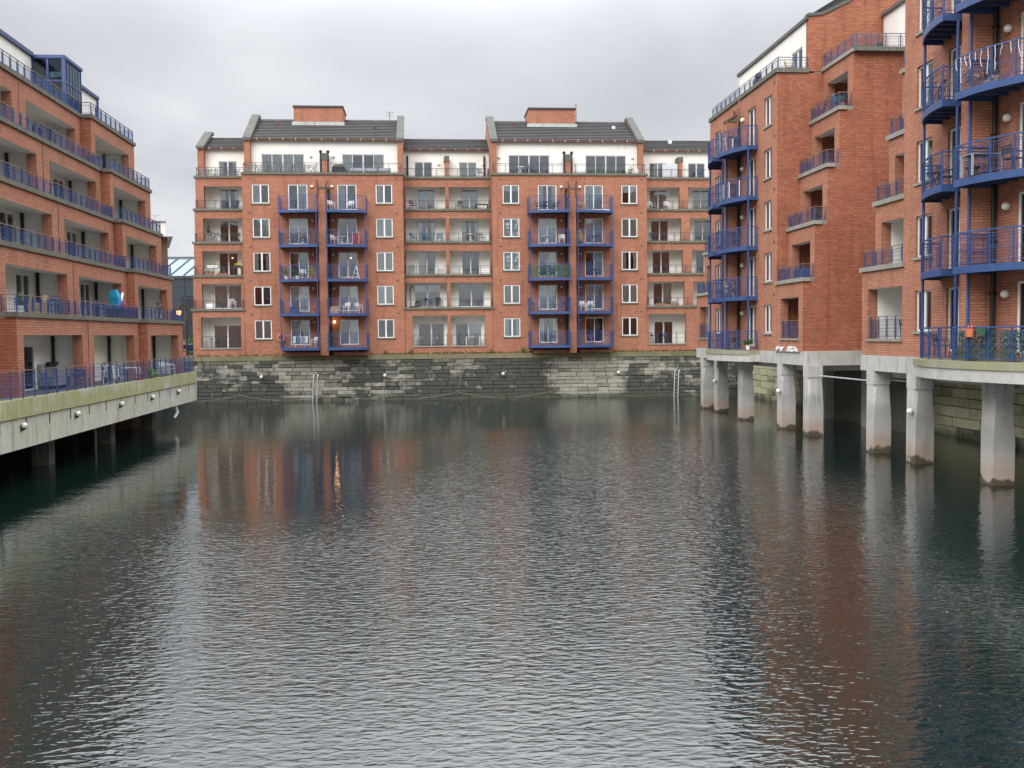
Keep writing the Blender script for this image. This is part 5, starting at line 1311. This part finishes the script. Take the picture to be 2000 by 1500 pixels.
# penthouse terraces of the far block
ivy_screen('dark leafy screen along the left half of the left tower roof terrace', (-14.5, 86.25, 18.86), 5.7, 0.62, 'grey_cloth', 0, 170, 'black', 11)
ivy_screen('dark leafy screen on the small roof terrace at the far left end', (-18.7, 88.45, 18.86), 3.3, 0.6, 'grey_cloth', 0, 170, 'black', 12)
bq = thing('barbecue', 'black covered barbecue on the left tower roof terrace beside the vent pipes', 'barbecue', (-7.0, 86.8, 18.8))
b = MB(); b.loft([[(x * k_ * 0.55, y * 0.3 * k_, z) for x, y in ((-1, -1), (1, -1), (1, 1), (-1, 1))] for z, k_ in ((0.1, 1), (0.6, 0.95), (0.85, 0.6))], 'black'); obj('cover', b).parent = bq
for x in (-0.4, 0.4): b = MB(); b.tube((x, -0.1, 0.06), (x, 0.1, 0.06), 0.06, 'charcoal', 8); obj('wheel', b).parent = bq
for i, x in enumerate((-5.6, -4.4, -3.2)):
    c = thing('sun_lounger', ('leftmost', 'middle', 'rightmost')[i] + ' of three low grey loungers on the left tower roof terrace', 'lounger', (x, 86.9, 18.8), 'loungers on the left tower roof terrace')
    b = MB(); b.box(-0.5, 0.5, -0.25, 0.25, 0.25, 0.33, 'grey_cloth'); obj('cushion', b).parent = c
    b = MB(); b.box(-0.5, 0.5, 0.22, 0.28, 0.33, 0.6, 'grey_cloth'); obj('backrest', b).parent = c
    b = MB(); b.box(-0.48, -0.42, -0.2, 0.2, 0, 0.25, 'charcoal'); b.box(0.42, 0.48, -0.2, 0.2, 0, 0.25, 'charcoal'); obj('frame', b).parent = c
b = MB(); b.leaves((0, 0, 0.15), (2.6, 0.15, 0.22), 500, 0.07, 'leaf', 4); tag(obj('low_plants', b, None, (15.2, 86.3, 18.85)), 'low straggly plants along the right half of the right tower roof terrace', 'plants')
table('white', 'small white table behind the terrace rail left on the right tower roof', (8.2, 87.0, 18.8))
chair('blue_dull', 'dark blue chair on the right tower roof terrace by the left windows', (9.2, 87.0, 18.8), 0.3)
pot_plant('green plant by the windows at the right end of the right tower roof terrace', (17.6, 86.9, 18.8), 0.5, 0.25, 'charcoal', 'leaf', 90, 14)
pot_plant('small white flowered plant on the right tower roof terrace', (18.1, 86.6, 18.8), 0.3, 0.2, 'white', 'white', 50, 15)
b = MB(); b.box(-0.7, 0.7, -0.03, 0.03, 0, 1.25, 'silver'); b.box(-0.72, -0.68, -0.05, 0.05, 0, 1.3, 'rust'); b.box(0.68, 0.72, -0.05, 0.05, 0, 1.3, 'rust'); tag(obj('garden_screen', b, None, (21.5, 88.9, 18.9)), 'pale upright screen left of the chimney on the far right roof terrace', 'screen')
chair('grey_cloth', 'grey chair on the roof terrace between the two towers', (4.9, 88.9, 18.9), 0.4)
chair('blue_dull', 'blue grey chair on the far right roof terrace by the lit window', (24.2, 88.9, 18.9), -0.4)
# loggias of the far block
def lz(k): return (4.5 if k == 0 else VC[k - 1])
def ly(k): return 86 + DP[k] + 0.75
items = [
 (0, -17.9, 'grey_cloth', 'grey chair at the left end of the ground loggia, far left stack'),
 (1, -16.0, 'white', 'white chair in the second loggia up, far left stack'),
 (4, -16.9, 'blue_dull', 'blue chair in the topmost loggia of the far left stack'), (4, -15.9, 'blue_dull', 'second blue chair in the topmost loggia of the far left stack, nearer the tower'),
 (4, -0.9, 'purple', 'purple chair at the left end of the topmost middle loggia'), (4, 0.5, 'grey_cloth', 'low grey chair beside the purple one in the topmost middle loggia'),
 (4, 3.0, 'charcoal', 'dark chair with a high back in the topmost middle loggia right of the pier'),
 (3, -0.9, 'blue_cloth', 'blue chair at the left end of the second highest middle loggia'), (3, 0.1, 'blue_cloth', 'blue chair in the middle of the second highest middle loggia'), (3, 1.3, 'blue_cloth', 'blue chair against the pier in the second highest middle loggia'),
 (3, 2.9, 'white', 'white chair in the second highest loggia right of the pier'), (3, 5.0, 'grey_cloth', 'grey chair at the right end of the second highest middle loggia'),
 (2, -1.1, 'grey_cloth', 'grey chair at the left end of the third middle loggia'), (2, 1.2, 'white', 'white reclining chair against the pier in the third middle loggia'),
 (1, 0.3, 'blue_dull', 'blue chair in the second loggia up, between the towers'), (1, 1.2, 'charcoal', 'black chair in the second loggia up beside the pier'),
 (0, -0.5, 'grey_cloth', 'grey chair in the ground loggia left of the middle pier'), (0, 0.8, 'grey_cloth', 'second grey chair in the ground loggia, nearer the middle pier'),
 (4, 19.9, 'white', 'white chair in the topmost loggia right of the right tower'), (4, 21.2, 'white', 'second white chair in the topmost loggia right of the right tower'),
 (3, 19.6, 'blue_dull', 'dark blue chair in the second highest loggia right of the right tower'), (0, 19.6, 'blue_dull', 'blue chair left in the ground loggia right of the right tower'), (0, 20.6, 'blue_dull', 'second blue chair in the ground loggia right of the right tower'),
]
for i, (k, x, mt, lab) in enumerate(items): chair(mt, lab, (x, ly(k), lz(k)), (i * 1.7) % 2.4 - 1.2)
table('white', 'white table in the ground loggia right of the middle pier', (4.0, ly(0), lz(0)), 0, 0.4, False)
table('white', 'white table in the second highest middle loggia right of the pier', (4.0, ly(3), lz(3)), 0, 0.35)
table('black', 'black low table at the right end of the topmost middle loggia', (5.0, ly(4), lz(4) - 0.2), 0, 0.35, False)
planter('terracotta planter with small plants left in the second loggia up, right stack', (20.2, ly(1) - 0.3, lz(1)), 0.9, 'terracotta', 'leaf', 1)
planter('terracotta planter with seedlings right in the second loggia up, right stack', (21.4, ly(1) - 0.3, lz(1)), 0.8, 'terracotta', 'leaf', 2)
planter('white planter of green herbs on the rail of the third loggia, far left stack', (-17.5, 86 + DP[2] - 0.05, lz(2) + 0.62), 0.9, 'white', 'leaf_bright', 3)
planter('yellow flower planter on the rail at the right of the third loggia, far left stack', (-15.5, 86 + DP[2] - 0.05, lz(2) + 0.62), 0.6, 'charcoal', 'leaf_yellow', 4)
planter('terracotta planter on the floor left in the third loggia, far left stack', (-17.9, 86 + DP[2] + 0.3, lz(2)), 0.9, 'terracotta', 'dry', 5)
planter('terracotta planter on the floor in the middle of the third loggia, far left stack', (-16.8, 86 + DP[2] + 0.3, lz(2)), 0.9, 'terracotta', 'dry', 6)
bicycle('bicycle leaning in the fourth loggia up, far left stack', (-17.6, ly(3), lz(3)), 'charcoal', 0.2)
pot_plant('spindly plant hanging in the corner of the fourth loggia, far left stack', (-18.0, ly(3) - 0.3, lz(3) + 0.8), 0.7, 0.15, 'charcoal', 'dry', 50, 22)
pot_plant('green plant at the right end of the fourth loggia, far left stack', (-15.6, ly(3), lz(3)), 0.7, 0.25, 'charcoal', 'leaf', 90, 23)
ex = thing('exercise_machine', 'black exercise machine with tall handle in the second loggia up between the towers', 'exercise machine', (-1.0, ly(1), lz(1)))
b = MB(); b.path([(-0.2, 0, 0.0), (-0.25, 0, 1.5), (-0.1, 0, 1.8), (0.05, 0, 1.85)], 0.03, 'black'); obj('handle', b).parent = ex
b = MB(); b.tube((-0.3, 0, 0.05), (0.7, 0, 0.15), 0.05, 'black', 6); b.torus((0.4, 0, 0.32), 0.22, 0.04, 'black', 'y'); obj('base', b).parent = ex
b = MB(); b.box(-0.35, 0.35, -0.15, 0.15, 0, 0.45, 'white'); tag(obj('cooler_box', b, None, (-17.7, ly(1) - 0.3, lz(1))), 'white cool box in the second loggia up, far left stack', 'box')
b = MB(); b.box(-0.12, 0.12, -0.2, 0.2, 0, 0.8, 'red_cloth'); tag(obj('storage_box', b, None, (-15.15, ly(2) - 0.3, lz(2))), 'dark red narrow box at the right end of the third loggia, far left stack', 'box')

# west block terraces: u = Y
def wloc(y, d, z): return (-15.7 - d, y, z)
chair('blue_dull', 'dark blue armchair by the heap of bags on the first floor terrace, left block', wloc(52.6, 0.35, 6.4), R(90))
chair('blue_dull', 'dark chair by the pier on the first floor terrace of the left block', wloc(46.6, 0.35, 6.4), R(60))
pot_plant('leafy plant at the near end of the first floor terrace, left block', wloc(42.3, 0.35, 6.4), 0.55, 0.2, 'white', 'leaf', 90, 31)
b = MB(); b.box(-0.25, 0.25, -0.45, 0.45, 0, 0.45, 'pale_wood'); tag(obj('cardboard_box', b, None, wloc(44.4, 0.4, 6.4)), 'low brown box by the doors on the first floor terrace, left block', 'box')
b = MB(); b.box(-0.02, 0.02, -0.3, 0.3, 0, 0.8, 'pale_wood'); tag(obj('leaning_board', b, None, wloc(45.5, 0.5, 6.4)), 'pale board leaning on the first floor terrace, left block', 'board')
hb = thing('bag_heap', 'heap of turquoise and purple bags under a parasol cover on the first floor terrace', 'bags', wloc(55.9, 0.6, 6.4))
b = MB(); b.loft([[(0.3 * k_ * x, 0.4 * k_ * y + o_, z) for x, y in ((-1, -1), (1, -1), (1, 1), (-1, 1))] for z, k_, o_ in ((0.5, 0.6, 0), (1.1, 0.8, -0.1), (1.5, 0.45, -0.25))], 'sky_cloth'); obj('turquoise_bag', b).parent = hb
b = MB(); b.ball((0.05, 0.35, 0.65), 0.36, 'purple', 8); obj('purple_bag', b).parent = hb
b = MB(); b.box(-0.35, 0.3, -0.6, 0.75, 0, 0.5, 'charcoal'); obj('chest', b).parent = hb
b = MB(); b.loft([[(0.05, 0.45, 0.8), (0.15, 0.5, 0.8), (0.15, 0.55, 0.8), (0.05, 0.55, 0.8)], [(0.05, 0.9, 1.4), (0.15, 0.95, 1.4), (0.15, 1.0, 1.4), (0.05, 1.0, 1.4)]], 'white', True); obj('white_board', b).parent = hb
bicycle('bicycle parked on the first floor terrace of the end section, left block', (-15.6, 61.9, 6.4), 'charcoal', R(90))
# deck
table('blue_dull', 'folding bistro table on the mossy deck behind the blue rail', (-15.35, 46.6, 3.1))
chair('blue_dull', 'folding bistro chair on the mossy deck beyond the bistro table', (-15.4, 47.5, 3.1), R(170))
sf = thing('sofa', 'grey sofa with dark cushions in the ground loggia of the left block', 'sofa', (-16.9, 48.2, 3.1))
b = MB(); b.box(-0.35, 0.4, -0.9, 0.9, 0.15, 0.5, 'grey_cloth'); obj('seat', b).parent = sf
b = MB(); b.box(-0.4, -0.2, -0.9, 0.9, 0.5, 1.1, 'grey_cloth'); obj('backrest', b).parent = sf
for y in (-0.5, 0.1): b = MB(); b.box(-0.15, 0.0, y, y + 0.55, 1.02, 1.2, 'black'); obj('cushion', b).parent = sf
chair('blue_dull', 'folded dark chair by the door at the near end of the mossy deck', (-15.2, 43.0, 3.1), R(80))
airer('clothes airer with mixed washing on the mossy deck by the middle pier', (-15.2, 51.0, 3.1), R(90), ('white', 'grey_cloth', 'white', 'blue_cloth'))
chair('charcoal', 'dark deck chair among the washing on the mossy deck', (-15.3, 53.4, 3.1), R(100))
table('white', 'white table on the mossy deck near the end section', (-15.3, 54.6, 3.1), 0, 0.3, False)
chair('white', 'white chair on the mossy deck in front of the end section loggia', (-15.0, 60.6, 3.1), R(60))
chair('white', 'second white chair on the mossy deck in front of the end section loggia', (-15.0, 62.0, 3.1), R(110))
table('white', 'white round table between chairs at the far end of the mossy deck', (-15.0, 61.3, 3.1), 0, 0.3)
b = MB(); b.leaves((0, 0, 0.3), (0.15, 0.4, 0.35), 170, 0.08, 'leaf_bright', 41); b.tube((0, 0, 0), (0, 0, 0.4), 0.01, 'dry', 4); tag(obj('weed', b, None, (-14.68, 56.4, 3.1)), 'bright green weed growing through the rail of the mossy deck', 'weed')
b = MB(); b.leaves((0, 0, 0.06), (0.12, 1.8, 0.1), 260, 0.06, 'leaf_bright', 42); tag(obj('low_weeds', b, None, (-14.68, 59.5, 3.1)), 'low green weeds along the foot of the deck rail', 'weeds')
pot_plant('tall spiky potted plant in the ground loggia right of the middle pier', (-16.3, 53.6, 3.1), 0.9, 0.12, 'charcoal', 'dry', 60, 43)
planter('long red planter at the foot of the deck rail', (-14.85, 54.6, 3.1), 1.2, 'red_cloth', 'leaf', 44, R(90))
b = MB(); b.path([(-14.9, 62.3, 1.4), (-14.8, 62.4, 0.9), (-14.95, 62.2, 0.6)], 0.07, 'white', 8); tag(obj('hose', b), 'short pale pipe end hanging under the mossy deck', 'pipe')

# east block
def ez(k): return 4.55 + EP * k
for k, ys, mt, lab in ((1, (60.6,), 'charcoal', 'dark armchair on the first curved balcony above the water, far right tower'), (2, (60.3,), 'blue_dull', 'dark blue chair on the third level curved balcony, far right tower'),
                       (4, (60.0,), 'charcoal', 'dark folding chair on the top curved balcony, far right tower'), (0, (61.0,), 'charcoal', 'dark chair on the concrete slab balcony, far right tower')):
    for y in ys: chair(mt, lab, (18.6, y, ez(k) if k else 4.33), R(70))
table('white', 'white table on the first curved balcony of the far right tower', (18.7, 61.6, ez(1)), 0, 0.3)
table('charcoal', 'small dark table on the concrete slab balcony of the far right tower', (18.5, 60.0, 4.33), 0, 0.28)
pot_plant('pot of dried pink flowers on the first curved balcony of the far right tower', (18.4, 61.0, ez(1)), 0.9, 0.35, 'terracotta', 'pale_wood', 120, 51)
pot_plant('round dark bush in a white pot at the near end of the concrete slab balcony', (18.9, 58.9, 4.33), 0.4, 0.35, 'white', 'leaf', 200, 52)
for i, y in enumerate((61.6, 60.75, 59.9)):
    b = MB(); b.box(-0.02, 0.02, -0.36, 0.36, 0, 0.95, 'silver'); tag(obj('privacy_panel', b, None, (18.02 + 0.22 * i * i * 0.6 + 0.12, y, ez(3) + 0.05), -0.12 * i), ('farthest', 'middle', 'nearest')[i] + ' of three pale grey panels behind the fourth level curved rail', 'panel', 'grey panels on the curved balcony')
b = MB(); b.tube((18.6, 60.2, ez(4)), (18.9, 60.6, ez(4) + 3.2), 0.03, 'wood', 6); tag(obj('pole', b), 'long wooden pole leaning on the top curved balcony of the far right tower', 'pole')
airer('clothes airer with mixed washing on the top curved balcony of the far right tower', (18.6, 61.7, ez(4)), R(90), ('blue_cloth', 'red_cloth', 'white'))
# near tower
table('grey_cloth', 'pale folding table on the third level balcony of the nearest right tower', (18.5, 32.9, ez(2)), 0, 0.36, False)
chair('charcoal', 'dark folding chair beside the glass door on the third level, nearest right tower', (19.0, 31.9, ez(2)), R(100))
table('charcoal', 'low dark stool table under the pale folding table, nearest right tower', (18.4, 33.3, ez(2) - 0.35), 0, 0.25)
pot_plant('dark green bush with red flowers on the fourth level balcony, nearest right tower', (18.6, 32.6, ez(3)), 0.5, 0.25, 'charcoal', 'hedge', 160, 61)
pot_plant('dry tangled plant in the corner of the fourth level balcony, nearest right tower', (18.35, 33.4, ez(3)), 0.35, 0.25, 'terracotta', 'pale_wood', 130, 62)
planter('pale stone trough along the edge of the fourth level balcony, nearest right tower', (18.55, 32.5, ez(3)), 1.0, 'pale_wood', 'dry', 63, R(75))
sl_ = thing('string_lights', 'string of pale icicle lights dangling from the fourth level rail, nearest right tower', 'string lights', (18.2, 33, ez(3) + 1.1))
g = random.Random(8)
for i in range(11):
    y = 33.6 - i * 0.24; f = (33.72 - y) / 3.12; x = 19.5 - (1.5 - 1.15 * f * f) - 0.04; L = g.uniform(0.25, 0.85)
    b = MB(); p0 = Vector((x, y, ez(3) + 1.1)); pts = [p0]
    for j in range(5): pts.append(pts[-1] + Vector((0, g.uniform(-0.05, 0.05), -L / 5)))
    b.path(pts, 0.008, 'white', 4); obj('light_strand', b, sl_)
    bpy.data.objects[-1] if False else None
for ch in sl_.children: ch.location = -Vector(sl_.location)
ivy_screen('glossy green leafy panel at the far end of the lowest balcony, nearest right tower', (18.06, 33.55, 4.36), 0.8, 0.95, 'hedge', R(-80), 420, 'leaf', 71)
ivy_screen('glossy green leafy panel in the middle of the lowest balcony, nearest right tower', (18.22, 32.7, 4.36), 0.85, 0.95, 'hedge', R(-72), 420, 'leaf', 72)
ivy_screen('glossy green leafy panel cut by the frame edge on the lowest balcony, nearest right tower', (18.55, 31.75, 4.36), 1.0, 0.95, 'hedge', R(-62), 420, 'leaf', 73)
hg = thing('hanging_basket', 'orange plastic basket hooked over the lowest rail of the nearest right tower', 'basket', (18.03, 32.7, 5.42))
b = MB(); b.loft([[(0.13 * k_ * math.cos(i * 0.6283), 0.22 * k_ * math.sin(i * 0.6283), z) for i in range(10)] for z, k_ in ((-0.32, 0.75), (-0.05, 1.0))], 'orange'); obj('bowl', b).parent = hg
for y in (-0.1, 0.1): b = MB(); b.path([(0, y, -0.06), (0.02, y, 0.06), (0.08, y, 0.02)], 0.015, 'orange'); obj('hook', b).parent = hg
hg = thing('hanging_basket', 'dark green basket beside the orange one on the lowest rail', 'basket', (18.12, 32.15, 5.42))
b = MB(); b.loft([[(0.14 * k_ * math.cos(i * 0.6283), 0.26 * k_ * math.sin(i * 0.6283), z) for i in range(10)] for z, k_ in ((-0.26, 0.7), (-0.03, 1.0))], 'hedge'); obj('bowl', b).parent = hg
bicycle('dark bicycle upright behind the fifth level far lobe rail of the nearest right tower', (18.7, 36.0, ez(3)), 'charcoal', R(80))
chair('charcoal', 'dark chair behind the lowest curved rail by the window, nearest right tower', (18.8, 36.0, 4.33), R(80))
chair('charcoal', 'black chair behind the third level far lobe rail, nearest right tower', (18.75, 35.7, ez(2)), R(80))
table('charcoal', 'dark round table behind the third level far lobe rail, nearest right tower', (18.8, 36.6, ez(2)))
# stepped terraces of the east block
pot_plant('dark bushy plants on the upper stepped terrace of the brick side block', (21.75, 53.6, EVC[3]), 0.8, 0.3, 'blue_dull', 'dry', 120, 81)
pot_plant('reddish pot plant at the corner of the upper stepped terrace', (21.75, 52.2, EVC[3]), 0.35, 0.2, 'terracotta', 'leaf', 80, 82)
chair('blue_cloth', 'blue chair on the upper stepped terrace of the brick side block', (21.8, 52.9, EVC[3]), R(80))
pot_plant('small potted plant at the corner of the third stepped terrace', (20.4, 52.1, EVC[1]), 0.25, 0.15, 'charcoal', 'leaf', 50, 83)
b = MB(); b.box(-0.3, 0.3, -0.6, 0.6, 0, 0.5, 'blue'); tag(obj('storage_box', b, None, (20.0, 53.0, EVC[0])), 'blue chest on the lowest stepped terrace of the brick side block', 'box')
chair('blue_dull', 'blue chair in the ground opening of the side block above the pillars', (20.2, 53.4, 4.95), R(80))
chair('blue_dull', 'blue patterned chair in the ground opening beside the near tower', (20.2, 41.6, 4.95), R(80))
b = MB(); b.ball((21.6, 63.5, 20.4), 0.25, 'black', 8); b.ball((21.6, 63.1, 20.7), 0.22, 'black', 8); b.tube((21.6, 63.3, 19.7), (21.6, 63.3, 20.4), 0.06, 'black', 6); tag(obj('wrapped_ornament', b, None, (-1.2, -1.5, 0.2)), 'knobbly black ornament above the roof rail of the far right tower', 'ornament')
chair('pale_wood', 'orange wooden chair by the big window on the far right roof terrace', (20.6, 56.8, 19.72), R(60))
# pale scraps on the beam below the side block
g = random.Random(17); nm_ = ('twisted white plastic sheet', 'flat white tray', 'crumpled white bag', 'upright white plastic crate', 'small white scrap')
for i, (y, w_) in enumerate(((55.4, 0.25), (54.6, 0.55), (53.7, 0.3), (52.6, 0.5), (53.2, 0.2))):
    b = MB(); pts = [(g.uniform(-w_, w_) * 0.5, g.uniform(-0.12, 0.12), 0) for _ in range(6)]
    for j in range(7):
        x = g.uniform(-w_, w_) * 0.6; z = g.uniform(0, 0.2); b.loft([[(g.uniform(-.03, .05), x + a_ * 0.12, z + c_ * 0.1) for a_, c_ in ((-1, 0), (1, -.3), (1, .6), (-1, 1))], [(g.uniform(.06, .12), x + a_ * 0.1, z + c_ * 0.1) for a_, c_ in ((-1, 0), (1, -.3), (1, .6), (-1, 1))]], 'white')
    tag(obj('plastic_scrap', b, None, (19.41, y, 4.29)), nm_[i] + ' lying on the concrete beam under the stepped side block', 'litter', 'white scraps on the beam')
b = MB(); b.box(19.36, 19.46, 51.9, 55.6, 4.281, 4.295, 'beam'); obj('ledge', b, EB, (0, 0, 0))

b = MB(); g = random.Random(33)
for _ in range(60):
    y = g.uniform(11, 34); x = y * g.uniform(0.30, 0.56); r_ = g.uniform(0.008, 0.022); a_ = g.uniform(0, 6.28); m_ = g.choice(('pale_wood', 'dry', 'wood'))
    b.face([(x + r_ * math.cos(a_ + q) * 1.5, y + r_ * math.sin(a_ + q), 0.006) for q in (0, 1.6, 3.1, 4.7)], m_)
for _ in range(60):
    y = g.uniform(80, 85.4); x = g.uniform(-10, 22); r_ = g.uniform(0.02, 0.06); b.face([(x - r_, y, 0.006), (x + r_, y, 0.006), (x + r_, y + r_ * 2, 0.006), (x - r_, y + r_ * 2, 0.006)], g.choice(('dry', 'leaf', 'curtain')))
tag(obj('floating_debris', b), 'scattered leaves and scraps floating on the dark dock water', 'debris', kind='stuff')
